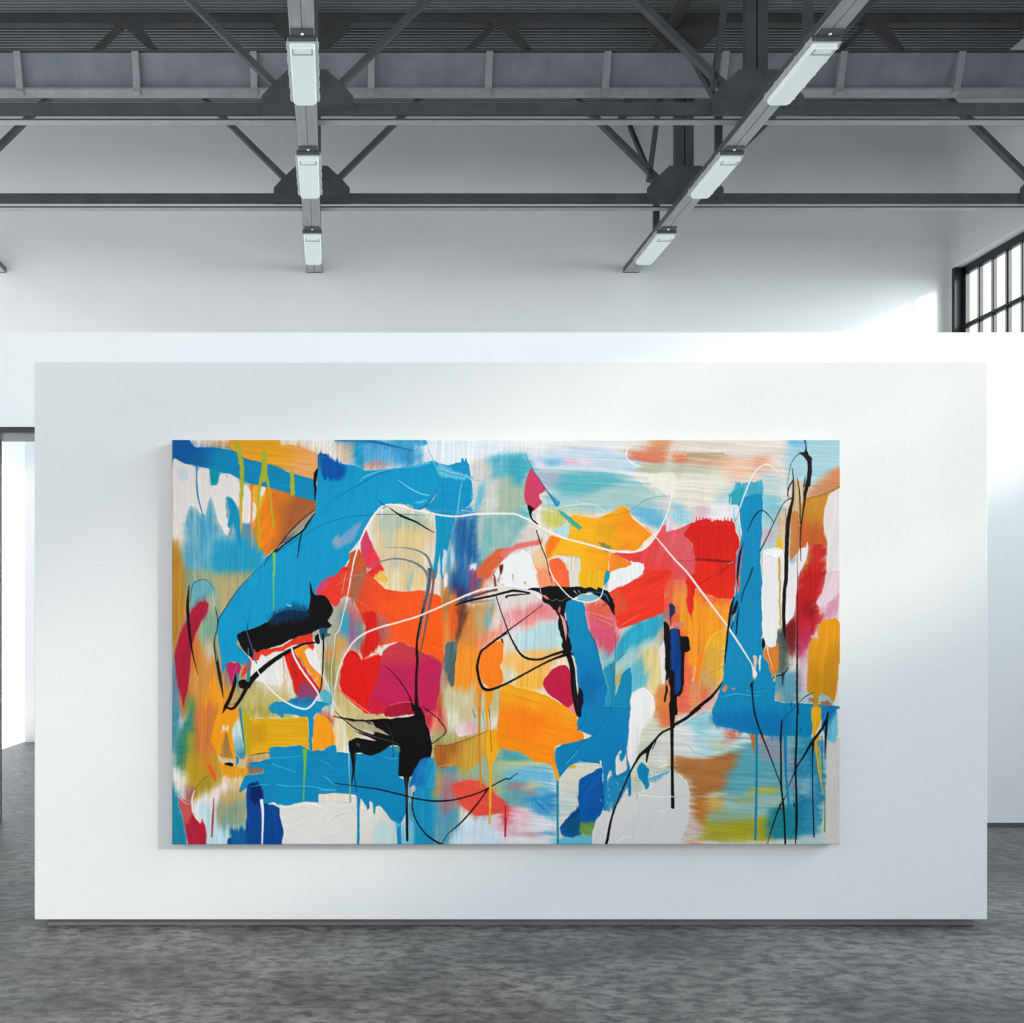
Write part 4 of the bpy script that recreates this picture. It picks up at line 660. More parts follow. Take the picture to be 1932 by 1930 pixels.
    p("C3 860,790 1000,720 1120,665 1130,1150 1050,1270 870,1430 690,1445 640,1335 850,1110 840,1000 855,900", (6, 88, 164), f=2, s=(130, .16), h=.8); p("C3 1170,800 1420,760 1420,860 1300,1050 1170,1180", (34, 136, 182), f=5, d=(115, .42)); p("C3 640,1340 850,1110 860,1200 720,1330", (4, 66, 134), f=4)
    p("C3 800,1310 1040,1270 1045,1430 850,1420", (112, 150, 72), f=9, s=(45, .15)); p("C3 690,1300 860,1200 860,1400 720,1430", (8, 80, 130), f=9)
    # whites, lower right of centre
    p("B3 1450,1385 1580,1310 1660,1385 1700,1400 1722,1540 C3 1690,80 1570,240 1535,400 1500,560 1442,685 1404,500 1432,100", (236, 230, 232), f=1.5, h=1.2)
    p("C3 1030,1600 1040,1280 1100,1195 1140,1150 1180,1150 1240,1200 1350,1030 1480,965 1680,880 1870,690 1932,675 C4 0,698 90,760 160,850 182,1000 160,1300 60,1530 0,1600", (223, 219, 217), f=1.6, s=(120, .02), h=1.3); p("C3 1180,1210 1240,1200 1240,1560 1180,1560", (228, 220, 226), f=6)
    p("C3 1565,600 1650,680 1640,760 1655,860 1612,915 1590,850 1530,760 1518,680", (12, 130, 178), f=1.6); p("C3 1640,760 1880,690 1870,730 1680,830", (90, 170, 200), f=4, d=(160, .5))
    # figure of black and navy
    p("B3 1815,570 1870,585 1892,640 1895,1100 1872,1210 1850,1450 1828,1465 1842,1150", BK, f=1.5); p("B3 1880,370 1900,345 1932,370 B4 10,380 20,450 B3 1905,520 1895,600", (34, 36, 96), f=1.6)
    p("B3 1885,660 1932,640 B4 60,640 90,740 120,900 112,1320 60,1400 0,1400 B3 1900,1400 1888,1100", BK, f=1.5); p("B3 1895,680 1932,650 B4 50,660 82,900 85,1300 30,1380 B3 1920,1300 1900,1100", (8, 56, 128), f=4, s=(92, .2), h=1.0)
    p("B4 80,735 165,728 186,780 182,890 100,905", BK, f=2); p("B3 1880,1120 1940,1140 1940,1600 1900,1600", BK, f=1.6); p("B4 -10,1390 42,1400 40,1600 -10,1600", BK, f=1.5)
    p("B3 1850,1240 1870,1220 1890,1300 1880,1400", (240, 120, 80), f=2); p("B4 20,590 70,570 140,570 90,610 20,620", (206, 130, 130), f=4)
    l("C3 1922,-60 1918,80 1914,260 1916,700 1922,1110", BK, "110 76 48 42 48", r=.2)
    # red block
    p("A4 120,1095 220,972 330,950 400,930 440,955 490,925 560,945 690,965 712,1060 762,1175 715,1330 702,1600 B4 690,230 650,300 400,255 242,172 212,540 195,470 160,390 150,0 A4 240,1560 250,1380 200,1200", (213, 26, 18), f=1.8, r=2.5, s=(93, .08), h=1.1, g=("420,1150 B4 400,200", (228, 40, 24)))
    for i in range(16):
        x = 255 + i * 27 + 9 * ((i * 7) % 3); l("A4 %d,985 %d,%d" % (x, x + 6, 905 + (i * 37) % 34), (216, 34, 30), "30 5", f=1.5)
    p("A4 250,1420 470,1420 440,1600 250,1600", (232, 40, 26), f=9, h=1.1)
    # blue column
    p("A4 625,740 700,500 760,520 1000,500 1008,680 750,780 640,765", (70, 164, 190), f=4, s=(85, .12), d=(85, .3)); p("A4 640,640 790,560 760,780 650,770", (40, 158, 178), f=6)
    p("A4 640,790 742,775 772,1160 710,1030 680,930 640,900", (226, 228, 238), f=2, m=((130, 190, 210), .3, 90))
    p("A4 745,800 790,680 1005,650 1006,1000 990,1300 1002,1600 B4 1010,0 1000,300 1012,500 1005,760 1010,870 1020,960 1090,1060 1112,1200 1172,1260 1150,1450 1330,1482 1600,1490 1932,1530 C4 1600,60 1570,310 1380,302 950,288 850,272 650,210 465,168 440,60 B4 430,1600 500,1400 550,1250 590,950 605,800 645,500 685,300 705,200 700,0 A4 702,1560 720,1330 765,1180 780,1050 750,920", BL2, f=1.5, s=(92, .05), h=1.1)
    p("C4 440,60 470,165 900,280 1300,290 1300,30 600,20", (6, 118, 178), f=20, s=(92, .06), h=1.1)
    p("A4 715,1320 790,1205 780,1400 760,1600 B4 750,180 735,250 715,180 A4 705,1560", (142, 128, 172), f=2.5, g=("740,1350 B4 735,200", (222, 110, 100)))
    p("B4 905,960 930,945 945,960 942,1090 920,1080", (226, 180, 160), f=1.5); p("B4 975,945 990,940 998,1020 985,1120 972,1080", (206, 228, 228), f=1.5); p("B4 895,1120 930,1180 925,1220 900,1190", (214, 150, 110), f=1.5); p("B4 880,1050 945,1130 948,1180 922,1205 900,1140", WH, f=1.4)
    p("B4 555,1330 580,1285 608,1278 610,1320 575,1358", (222, 130, 80), f=1.6); p("B4 650,1325 680,1300 708,1318 690,1330", (200, 120, 100), f=1.6); p("B4 200,1230 240,1230 245,1080 225,1050 225,1180", (236, 170, 130), f=2)
    # right
    p("A4 1165,1275 1180,1170 1200,1080 1222,1150 1248,1275", (241, 186, 32), f=2)
    p("A4 1008,1305 1060,1272 1150,1255 1222,1270 1252,1400 1255,1600 B4 1245,100 1232,600 1182,652 1162,832 1080,845 1012,720 1000,300 1010,0", (234, 229, 231), f=1.5, s=(92, .02), h=1.2); p("A4 1020,1310 1150,1270 1220,1300 1180,1370 1060,1340", (244, 242, 242), f=4, h=1.4)
    p("A4 1310,1440 1400,1330 1430,1270 1500,1250 1522,1190 1525,1320 1430,1560 B4 1420,60 1390,300 1362,480 1280,585 1265,450 1290,0", (233, 227, 228), f=1.6, s=(92, .03), h=1.0); p("A4 1320,1400 1390,1360 1380,1420 1330,1450", (150, 190, 210), f=4)
    p("A4 1184,1375 1212,1370 1215,1600 B4 1226,590 1204,590 1200,300 1188,0", (206, 162, 66), f=1.6)
    p("B4 1650,622 1700,545 1850,520 1902,600 1890,1000 1835,1460 1720,1390 1655,1400 1650,1600 1590,1600 1592,1400 1520,1330 1540,850 1580,742 1640,742", (231, 152, 20), f=2, s=(95, .08), h=1.1, g=("1600,900 1800,1100", (206, 140, 24)))
    p("B4 1555,715 1640,730 1650,745 1570,740", (220, 170, 190), f=3); p("B4 1540,1440 1600,1440 1600,1480 1540,1480", (170, 120, 70), f=5); p("B4 1665,1470 1740,1450 1800,1480 1780,1510 1690,1510", (176, 100, 70), f=4)
    p("B4 1000,762 1020,750 1046,820 1016,882 995,820", BK, f=1.4)
    p("C4 1572,-20 1672,-20 1682,120 1612,320 1690,290 1630,400 1692,900 1680,900 1590,330", (240, 176, 26), f=1.8); p("C4 1690,-20 1850,-20 1856,370 1750,345 1690,200", (14, 122, 182), f=3, s=(91, .12), g=("1760,100 1840,150", (110, 190, 214)))
    p("C4 868,285 932,292 922,495 895,380", (202, 112, 42), f=2); p("C4 980,290 1010,300 1000,340 970,345", (222, 120, 80), f=3)

def lines():
    DK = (14, 62, 92)
    # thin rules and ridges
    l("A1 930,1570 1220,1310 1500,1130 1750,990 1932,930 A2 150,905 400,882 700,876 1000,884", (16, 86, 116), "5 6 7 7 8 8 8 6")
    l("A1 1070,1500 1200,1440 1350,1290 1500,1180", (40, 170, 205), "4 5 5 3"); l("A1 1720,880 1800,790 1860,700 1932,650", (10, 120, 165), "4 6 6 4")
    l("A2 -20,700 270,530 450,430 620,380", (2, 104, 154), "8 14 12 6"); l("A2 270,500 320,450 480,388 700,350 900,330 1060,288", (96, 190, 224), "10 20 14 10 14 18"); l("A2 700,485 800,560 950,640 1050,660", (128, 206, 232), "6 16 18 12"); l("A2 690,500 800,580 950,655", (4, 118, 168), "4 8 6")
    l("A2 1180,560 1090,690 1000,792 900,818 760,752", (4, 108, 154), "8 16 18 16 6"); l("A2 890,742 960,738 1020,715", (96, 202, 236), "8 30 10", f=4); l("A2 1150,352 1300,400 1450,432 1540,482 1750,512 1890,550", (140, 196, 218), "10 14 10 14 12 8"); l("A2 1160,368 1300,416 1450,448", (8, 112, 160), "5 6 5")
    l("A2 1435,480 1400,650 1378,850", (112, 198, 224), "10 14 18"); l("A2 1448,490 1412,660", (4, 110, 160), "4 5"); l("A2 1020,85 1080,220 1140,370", (126, 186, 206), "6 12 14"); l("A2 1200,470 1210,900 1195,1300", (4, 112, 150), "4 5 4"); l("A2 1545,480 1540,700", (160, 208, 224), "6 8"); l("A2 1420,830 1600,850", (210, 226, 232), "8 4")
    l("A2 755,880 758,1200", (232, 226, 190), "9 6"); l("A2 1125,1040 1118,1300 1080,1570", (214, 226, 226), "14 10 6")
    l("A1 308,335 314,600 345,770 385,905", (24, 124, 168), "16 22 18 14"); l("A1 655,428 655,460", (40, 40, 50), "5 5")
    l("A1 1190,1290 1190,1570 B1 1182,0 1184,430", (118, 192, 84), "44 24 20 14")
    # white arch and its long tail
    l("B1 1850,1360 1838,1200 1845,1040 1870,900 B2 -20,720 30,640 80,450 130,230 170,0 A2 210,1350 300,1100 400,920 500,802 600,766 700,782 900,830 1100,872 1350,902 1600,872 1932,870", (238, 232, 226), "6 8 8 10 12 12 14 18 20 24 26 28 28 26 24 24 26 26 26")
    l("A2 1600,872 1932,868 A3 150,882 300,952 450,1050 700,1150 900,1202 1200,1285 1400,1308 1550,1288 1650,1222 1730,1120 1800,1000 1870,830 1915,620 1932,450", (240, 237, 236), "26 26 26 26 28 28 28 30 30 28 24 22 20 18 14 8")
    l("B2 370,-10 60,70", (210, 140, 110), "1 1"); l("B2 60,240 90,80 110,0", (226, 190, 170), "5 6 6")
    l("A2 470,720 545,772", BK, "4 12"); l("A2 600,800 680,860 760,905 900,962 1050,1052 1115,1085", BK, "8 20 32 24 14 6")
    l("A2 490,840 490,900", (20, 110, 150), "6 6"); l("A2 1150,1100 1210,1110", (10, 110, 150), "4 5"); l("B2 1640,1330 1628,1600", (214, 130, 34), "26 30")
    # grey arcs and the stem
    l("A2 560,1256 750,1255 900,1282 1020,1345 1075,1470 1085,1600", (94, 122, 132), "4 12 20 30 38 40"); l("A2 280,1600 420,1450 600,1387 750,1387 900,1432 1000,1510 1045,1610", (104, 118, 124), "10 14 20 24 30 34 36")
    l("B2 1060,-30 1045,150 1000,350 960,550 920,750", (78, 84, 100), "70 60 50 46 40"); l("B2 1040,-30 1030,100 1000,300", (140, 170, 184), "10 12 6"); l("B2 1110,-20 1090,200 1035,480 985,750 940,950", (126, 84, 78), "30 36 34 28 18"); l("B2 1085,0 1062,200 1010,480 965,700", (196, 130, 104), "8 8 8 6"); l("B2 985,400 950,560 915,760 912,920 918,1010 905,1200 905,1400 915,1600", BK, "14 20 26 40 34 38 42 80")
    l("B2 550,1065 640,1140 760,1290 830,1420 880,1560", BK, "4 10 14 18 50"); l("B2 960,1520 1050,1570", (20, 8, 14), "8 12"); l("B2 380,880 480,930", (240, 70, 50), "10 8")
    l("B2 120,270 220,310 440,440", (244, 110, 70), "6 8 8"); l("B2 -10,150 120,70 240,30 330,50 500,160", (206, 120, 96), "8 9 10 8 6"); l("B2 480,790 700,768 860,775", (244, 92, 66), "8 8 10"); l("B2 290,990 380,955 480,925", (240, 92, 70), "8 10 8"); l("B2 90,950 160,885 230,910 280,985", (240, 84, 66), "10 14 10 8"); l("B2 100,960 170,905 260,970", (150, 10, 14), "8 16 8"); l("B2 590,1515 720,1478 860,1472", (236, 110, 120), "8 9 8"); l("B2 0,1300 80,1380 240,1500 380,1600", (250, 110, 76), "16 26 18 14")
    l("B2 970,890 1080,960 1190,1020", (250, 140, 80), "6 6 5"); l("B2 1080,840 1200,880", (250, 150, 90), "6 5"); l("B2 1400,830 1520,850 1640,890", (240, 160, 100), "5 6 5")
    # low white line across the middle
    l("B2 -20,1320 0,1200 40,1050 120,890 200,780 320,690 500,620 700,565 900,505 1050,445 1200,380 1400,290 1600,210 1750,175 1932,165 B3 120,185 270,205 390,270", (240, 226, 218), "18 20 22 22 24 26 26 26 26 26 26 28 30 30 16 10 10 8")
    l("B3 240,200 330,210 400,270 430,310", (236, 232, 234), "20 40 44 20"); l("B3 0,310 70,450 85,600", (232, 226, 222), "8 12 8")
    # black sweep of the centre
    l("B2 1340,375 1500,320 1750,268 1932,222 B3 120,205 290,230", BK, "10 34 30 34 36 24"); l("B2 1360,360 1500,290 1700,222 1820,195", (58, 48, 60), "8 26 30 34", o=.85); l("B2 1930,280 B3 60,262 300,238", BK, "34 26 14"); l("B2 1530,340 1780,310", (96, 70, 84), "36 12", f=4, o=.6)
    p("B3 275,195 350,170 425,182 530,160 750,165 900,160 1050,190 1060,168 1112,180 1185,208 1245,310 1258,480 1185,370 1090,272 1000,232 850,240 770,300 705,335 690,430 722,580 768,905 680,885 640,640 600,470 560,400 460,330 425,250", BK, f=1.4, r=2.5, s=(5, .25), h=1.1)
    p("B3 440,255 480,262 512,312 480,305", (226, 130, 120), f=1.8); p("B3 640,470 690,520 716,600 712,780 672,600", (222, 150, 160), f=2); p("B3 618,420 640,380 650,420 630,470", (190, 100, 100), f=2.5)
    l("B3 800,205 830,240", (226, 220, 214), "12 8"); l("B3 850,205 862,225", (226, 220, 214), "10 8"); l("B3 412,185 425,240", (226, 220, 214), "12 8"); l("B3 530,310 560,320 600,300 640,322 700,300 740,280", (120, 116, 120), "5 8 9 9 8 5"); l("B3 950,215 1080,225 1160,255 1200,330", (24, 92, 132), "10 18 30 12", f=2)
    l("B3 1130,380 1170,345", BK, "6 8"); l("B3 550,340 600,400", BK, "10 10")
    l("A3 372,1060 430,1250 490,1400 520,1570 B3 520,0 550,130", BK, "16 14 12 8 8 6"); l("A3 385,985 450,1040 640,1110", (226, 214, 196), "6 9 5")
    l("A3 515,1490 560,1590 B3 600,110 680,210 770,290 880,326 980,336 1070,305 1115,250 1135,180 1215,70", (240, 238, 238), "12 16 18 18 18 18 20 20 18 14 8")
    l("B2 1815,270 1880,470 1932,610 B3 60,700 170,900 260,972 400,988 560,935 700,895 780,930", BK, "14 14 16 22 28 32 30 34 40 40"); l("B3 -20,705 200,550 440,365", BK, "22 14 8"); l("B2 1932,690 1830,750 1700,850 1640,905 1600,1060 1618,1200 1665,1310 1750,1332 1932,1262 B3 200,1172 400,1062 560,985 690,940", BK, "22 34 30 34 38 36 44 40 30 28 26 30 44"); l("B2 1880,760 1895,800", BK, "30 6")
    l("B3 690,920 740,950 780,1100 800,1350 850,1600 C3 862,60", BK, "50 70 74 80 76 16"); l("B3 800,1180 810,1400 850,1540", (52, 40, 46), "8 10 8"); p("B3 850,1300 910,1400 885,1600 C3 870,60 838,70 B3 830,1580", (14, 12, 30), f=1.6)
    l("B3 770,925 815,985", (150, 190, 214), "5 5"); l("B3 980,680 1040,790 1080,940 1120,1130", (10, 40, 70), "5 10 8 5"); l("B3 1270,690 1270,1000 1240,1350 1210,1600", (16, 70, 110), "5 6 6 5"); l("B3 1285,1000 1340,945 1400,908", (16, 50, 70), "10 9 4")
    l("B3 930,440 1100,490 1300,560", (240, 150, 176), "8 9 6"); l("B3 930,470 1150,560 1320,635", (238, 140, 164), "6 8 6"); l("B3 1310,620 1400,560 1560,470", (246, 130, 110), "6 9 5"); l("B3 1500,90 1600,0", (190, 30, 40), "10 8"); l("B3 1450,80 1530,60 1590,20", (200, 190, 190), "8 10 6")
    l("A3 240,185 320,350 480,590 600,775", (30, 92, 134), "5 9 12 16"); l("A3 330,370 430,490 560,560", (120, 130, 150), "5 5 3"); l("A3 1050,912 1250,892 1430,842", (214, 122, 18), "6 10 8"); l("A3 1430,842 1600,722 1750,672 1890,668", (112, 124, 130), "7 7 7 8"); l("A3 600,805 750,778 940,758 1050,775 1160,855", (222, 230, 226), "8 12 10 8 6"); l("A3 505,1378 600,1335 700,1345 860,1370", (210, 120, 20), "5 7 6 5"); l("A3 60,40 60,700", (120, 160, 180), "4 4")
    l("A3 1720,640 1600,480", (180, 180, 170), "5 5"); l("B3 100,1390 250,1440 420,1490", (222, 110, 20), "4 9 5"); l("C3 100,50 300,120 420,140", (232, 116, 14), "4 6 4"); l("C3 0,405 120,440 380,590", (206, 150, 40), "6 8 8")
    # straight white line
    l("A3 1460,910 1620,1040 1730,1135", (240, 222, 206), "12 14 16"); l("A3 1730,1135 1932,1375 A4 180,1570 B4 400,332 620,622 780,862 895,1050", (240, 222, 218), "18 26 30 34 30 26 18"); l("B4 140,10 400,345 620,640", (190, 130, 110), "1 5 5", o=.6)
    # left
    p("A1 1640,410 1690,345 1680,440 1662,720 1652,720", BK, f=1.3); l("A1 1690,350 1700,200 1780,205", (6, 56, 120), "6 14 26")
    p("A1 1245,1235 1400,1060 1640,842 1645,885 1510,1050 1350,1170", (158, 148, 132), f=2, g=("1500,980 1350,1160", (90, 96, 100)))
    l("A1 1080,1460 1120,1370 1220,1262 1350,1098 1500,942 1650,822", BK, "6 10 14 16 12 8"); l("A1 1205,1300 1350,1185 1510,1068 1575,975 1652,868", (10, 16, 24), "30 26 30 30 14"); l("A1 1510,1070 1480,1200 1455,1375", BK, "12 18 10")
    l("B1 960,0 780,190 620,430 560,530 545,640", (8, 48, 76), "6 10 14 16 10"); l("B1 770,30 800,330 860,590", (6, 120, 165), "4 5 5"); l("B1 1030,10 940,350 890,590", (6, 120, 165), "4 5 4"); l("B1 890,570 885,640", (10, 30, 40), "8 12")
    l("B1 220,150 205,400 222,640 250,850 280,1000 325,1160", BK, "14 42 40 26 16 4"); l("B1 240,330 245,220 275,125 340,85 400,80 460,120 510,190", (12, 74, 90), "6 10 12 12 8 6 6"); l("B1 270,0 300,90", (206, 206, 196), "8 8"); l("B1 485,230 500,350 545,470", (206, 190, 140), "10 10 5")
    l("B1 520,390 545,520 540,640 512,800 540,1000 575,1200 612,1420", (24, 40, 38), "10 14 12 30 44 50 10"); l("B1 540,1000 520,800 530,700", (110, 170, 160), "10 12 6")
    l("B1 1745,700 1752,850 1742,1100 1722,1300 1690,1400", BK, "26 22 20 18 12"); l("B1 1650,795 1530,812 1400,865", BK, "26 30 40"); l("B1 1400,868 1250,955 1100,1062 950,1200 890,1290", BK, "50 60 70 78 80"); l("B1 760,1160 735,1280 690,1420 640,1520 600,1600", BK, "40 50 52 50 10"); l("B1 640,1530 720,1545 800,1450 870,1320", BK, "30 40 46 60"); p("B1 780,1240 860,1210 900,1300 850,1320 790,1300", BK, f=1.6)
    l("B1 770,1160 780,1360", (30, 130, 160), "40 10"); l("B1 895,860 900,1000 895,1220", (40, 130, 160), "14 26 50"); l("B1 820,950 870,1060", (60, 160, 200), "10 14"); l("B1 690,1290 730,1170 770,1050", (150, 130, 160), "5 6 4"); l("B1 660,1500 740,1490 790,1430", (60, 60, 62), "6 8 6")
    l("B1 870,650 920,800 990,1030", (56, 106, 136), "10 14 16"); l("B1 900,950 1010,1130 1100,1280 1260,1430 1400,1512 1530,1552 1600,1525 1660,1450 1690,1372 1520,1130 1420,960 1390,860", (236, 233, 238), "14 20 22 24 26 28 28 28 26 32 30 24"); l("B1 1740,1170 1830,1360 1850,1450 1932,1580", (226, 228, 226), "14 20 20 10"); l("B1 1835,1340 1840,1470 1800,1480", (40, 150, 180), "10 18 8"); l("B1 1290,950 1310,1250 1320,1450", (236, 170, 90), "12 14 10"); l("B1 1470,940 1560,1110 1700,1320", (130, 50, 80), "6 8 8"); l("B1 1290,990 1325,1150", (200, 120, 200), "10 8")
    for q in ((960, 880, 1000, 920), (1075, 870, 1085, 930), (1110, 880, 1150, 915), (1200, 860, 1240, 905), (1260, 840, 1275, 890)): l("B1 %d,%d %d,%d" % q, (230, 70, 50), "14 4")
    # lower left
    l("C1 800,-10 815,110 838,300 862,520", (22, 132, 176), "40 32 24 16"); l("C1 1540,470 1542,600 1532,800 1524,1045", (112, 176, 72), "70 40 24 18"); l("C1 1100,560 1300,545 1500,525", (60, 170, 205), "8 10 6"); l("C1 1160,615 1290,660 1440,712", (80, 180, 212), "12 10 8"); l("C1 920,612 1060,600 1160,612", (4, 100, 146), "14 12 8"); l("C1 920,520 1040,500 1140,490", (30, 80, 70), "8 14 8"); l("C1 920,880 1040,855 1140,855", (60, 170, 205), "6 12 10"); l("C1 1220,855 1380,872 1550,870 1680,885 1750,910 1890,912", (64, 176, 212), "16 14 10 14 26 18"); l("C1 1230,872 1400,888 1680,905", (4, 96, 142), "6 6 8"); l("C1 1735,750 1800,785 1860,840 1932,860", (50, 168, 205), "10 24 16 8"); l("C1 1710,570 1800,620 1870,680", (60, 172, 208), "6 10 8")
    l("C1 1045,1035 1062,1200 1052,1560", (232, 230, 232), "50 34 22"); l("C1 1130,1075 1185,1068 1240,1105", WH, "10 34 26"); l("C1 505,1010 492,1250 480,1445", (192, 42, 52), "14 28 24"); l("C1 285,920 258,1000 258,1160", (236, 220, 206), "10 18 12"); l("C1 290,910 370,810 450,740", (110, 70, 40), "6 7 5"); l("C1 450,640 500,740 520,800", (232, 74, 40), "26 50 16", f=5); l("C1 755,650 752,760", (240, 190, 60), "6 5"); l("C1 90,980 160,1050 220,1080", (190, 190, 190), "8 14 8")
    l("C1 1250,1090 1350,1105 1540,1065 1690,1090 1800,1140", (238, 234, 232), "12 14 14 16 10"); l("C1 1640,1420 1680,1280 1750,1180", (236, 232, 230), "6 9 9"); l("C1 1660,1490 1800,1530", (236, 232, 228), "8 8"); l("C1 1850,1260 1890,1220 1932,1205", (190, 180, 176), "8 10 6"); l("C2 -10,1210 100,1180 200,1155", (190, 184, 180), "8 8 4"); l("C2 190,1130 215,1190", (150, 146, 146), "5 5"); l("C2 0,1055 150,1060", (200, 190, 176), "8 8")
    l("C2 243,980 246,1250 244,1570", BL2, "40 36 34 38"); l("C2 705,1290 712,1570", BL2, "66 52"); l("C2 430,1080 428,1180", (12, 140, 170), "50 26"); l("C2 355,1060 350,1130", (12, 120, 170), "44 24")
    l("C2 20,40 130,420 140,640 145,780", (200, 226, 232), "10 12 10 8"); l("C2 148,780 156,1050", (120, 170, 120), "16 26")
    l("C2 -30,75 100,105 300,126 500,118", BK, "14 20 22 18"); l("C2 -20,20 80,110 220,220 400,290 690,380", BK, "8 12 18 20 14"); l("C2 240,250 420,305 700,385", (120, 110, 100), "4 6 5"); l("C2 540,140 600,220 635,330 645,560", (54, 54, 56), "6 9 9 7"); l("C2 170,470 190,640 172,830", BK, "60 34 14"); l("C2 210,500 200,740 232,940", (20, 20, 26), "30 14 8"); l("C2 215,490 200,560", (70, 74, 80), "14 10")
    l("C2 795,720 795,900 798,1200 803,1485", BK, "110 40 36 34"); l("C2 795,770 795,1100", (60, 60, 56), "16 12", f=2); l("C2 1010,0 1130,80 1225,195 1242,255 1180,320 1080,390", BK, "10 14 14 16 14 14")
    l("C1 1880,845 C2 0,845 150,860 280,880 450,902 750,972 900,1012 1150,1042 1400,1012 1650,932 1850,822 1932,785 C3 60,790 160,722", BK, "8 12 10 14 18 20 20 24 20 20 18 20 16 8"); l("C2 875,940 860,1100 900,1250 1000,1400 1120,1495 1210,1535", BK, "14 16 18 20 24 26"); l("C2 1200,1530 1260,1420 1400,1300 1520,1170 1640,1020 1725,895", BK, "10 10 22 24 20 26"); l("C2 830,940 835,1060", (210, 210, 206), "8 8")
    l("C2 1625,-10 1625,300 1632,600 1640,885", (206, 124, 34), "32 30 28 26"); l("C2 1700,-20 1720,200 1750,400 1762,510", (240, 160, 20), "40 34 20 10"); l("C2 1735,-10 1752,250 1760,480", (60, 40, 20), "6 6 5"); l("C2 1745,560 1748,900 1742,1290", (238, 164, 22), "50 34 30"); l("C2 1545,0 1580,90", (60, 60, 50), "8 10"); l("C2 1660,10 1690,230", (120, 90, 40), "6 5"); l("C2 1120,410 1280,400 1500,335 1720,240", (90, 60, 40), "8 8 8 6"); l("C2 1150,660 1220,632 1330,625", (120, 190, 200), "8 8 6"); l("C2 1920,1100 1915,1440", (170, 20, 40), "18 18"); l("C2 500,520 620,560 700,540", (60, 170, 210), "8 14 10"); l("C2 730,1290 700,1320 670,1280", (70, 180, 215), "14 40 14", f=3)
    # centre bottom
    l("C3 612,790 612,1100 616,1560", (12, 128, 166), "34 28 30"); l("C3 560,640 612,760 612,810", (240, 164, 24), "50 50 14"); l("C3 680,630 800,500 900,360 1020,300 1100,190 1180,60", (6, 104, 148), "10 16 12 14 10 8"); l("C3 700,620 790,530 850,450", (90, 186, 214), "8 12 6"); l("C3 840,230 900,160 920,60", (4, 100, 150), "20 14 8"); l("C3 820,610 870,590 940,600", (70, 160, 215), "20 30 14"); l("C3 900,575 980,600 1090,600", (8, 70, 120), "10 12 8"); l("C3 1100,590 1110,640", (236, 216, 190), "26 18"); l("C3 1320,500 1340,580 1370,500", BL2, "16 30 12")
    for q in ((1100, 1020), (1195, 970), (1190, 900), (1180, 1050), (1225, 1060), (1130, 780), (1290, 830), (1330, 900)): l("C3 %d,%d %d,%d" % (q[0], q[1], q[0] + 8, q[1] + 26), (180, 216, 230), "8 18 6")
    for q in ((290, 1050, 430, 1200), (340, 1060, 470, 1190), (380, 1020, 560, 1170), (270, 1090, 380, 1180)): l("C3 %d,%d %d,%d" % q, (176, 206, 226), "4 8 4")
    l("C4 300,-20 130,105 0,180 C3 1932,200 1800,262 1700,372 1640,450 1550,520 1450,690 1340,935 1230,1220 1175,1490 1150,1570", BK, "34 46 40 26 30 36 64 40 26 22 28 40 20"); l("C3 1640,470 1625,590", BK, "50 22"); l("C3 1690,450 1730,360", BK, "10 16"); l("C3 1680,440 1720,370", (200, 196, 186), "2 8 2")
    l("C3 1710,1 1570,240 1530,400", (226, 206, 190), "6 8 5"); l("C3 1700,10 1620,130 1560,250", (248, 246, 244), "8 10 6"); l("C3 1540,970 1700,990 1932,990", (248, 246, 244), "14 16 12"); l("C3 1540,985 1720,1004", (190, 186, 182), "5 5"); l("C3 1280,1520 1350,1460 1440,1440", (250, 248, 246), "8 14 8"); l("C3 1460,1540 1480,1350 1530,1240 1540,1050", (204, 200, 196), "6 8 8 6"); l("C3 1750,1150 1830,1160", (250, 248, 246), "10 8"); l("C3 1760,660 1860,630 1880,620", (240, 236, 232), "14 22 10"); l("C3 1515,960 1515,1010", (180, 190, 170), "22 16")
    l("C4 0,992 250,985 440,995 560,1010 700,1035 880,1062", (216, 196, 166), "6 8 10 8 8 6"); l("C4 480,1005 620,1020 760,1045", (120, 110, 90), "5 6 4"); l("C4 580,310 800,325 900,330", (90, 90, 90), "6 9 6"); l("C4 1060,350 1200,330", (90, 110, 120), "4 6"); l("C4 160,400 250,490 400,525", (170, 176, 180), "5 8 6"); l("C4 300,560 460,550", (226, 196, 160), "10 8")
    # red block ridges
    l("A4 250,1390 450,1400 620,1415 680,1410", (120, 14, 20), "22 30 22 6", f=3); l("A4 450,1580 600,1490 680,1412 B4 280,140", (160, 18, 20), "1 1"); l("B4 280,140 400,70 540,0 A4 680,1412", (160, 20, 22), "8 12 12 14"); l("A4 280,1150 270,1390", (160, 14, 18), "8 12", f=3); l("B4 520,0 400,80", (240, 80, 60), "5 4"); l("A4 625,1440 680,1415", (214, 160, 150), "10 8"); l("A4 30,1400 240,1410", (150, 40, 40), "5 5")
    l("B4 260,200 290,600 285,930", (236, 96, 30), "8 8 24", o=.7); l("B4 320,960 400,780 480,690 600,645", (248, 190, 50), "20 26 18 10"); l("B4 270,1240 300,1000 350,880", (250, 124, 20), "30 60 20", f=4); l("B4 400,878 560,885", (206, 140, 40), "5 6"); l("B4 380,1160 480,1105 570,1075", (160, 110, 60), "5 6 5")
    # blue column drawing
    l("A4 700,990 780,720 900,440 980,342 1050,312 1110,330 1175,395", (236, 234, 232), "10 18 18 18 20 18 8"); l("A4 705,960 760,800", (60, 70, 80), "8 3"); l("A4 700,520 680,600", WH, "12 8"); l("A4 655,680 640,840", WH, "8 12")
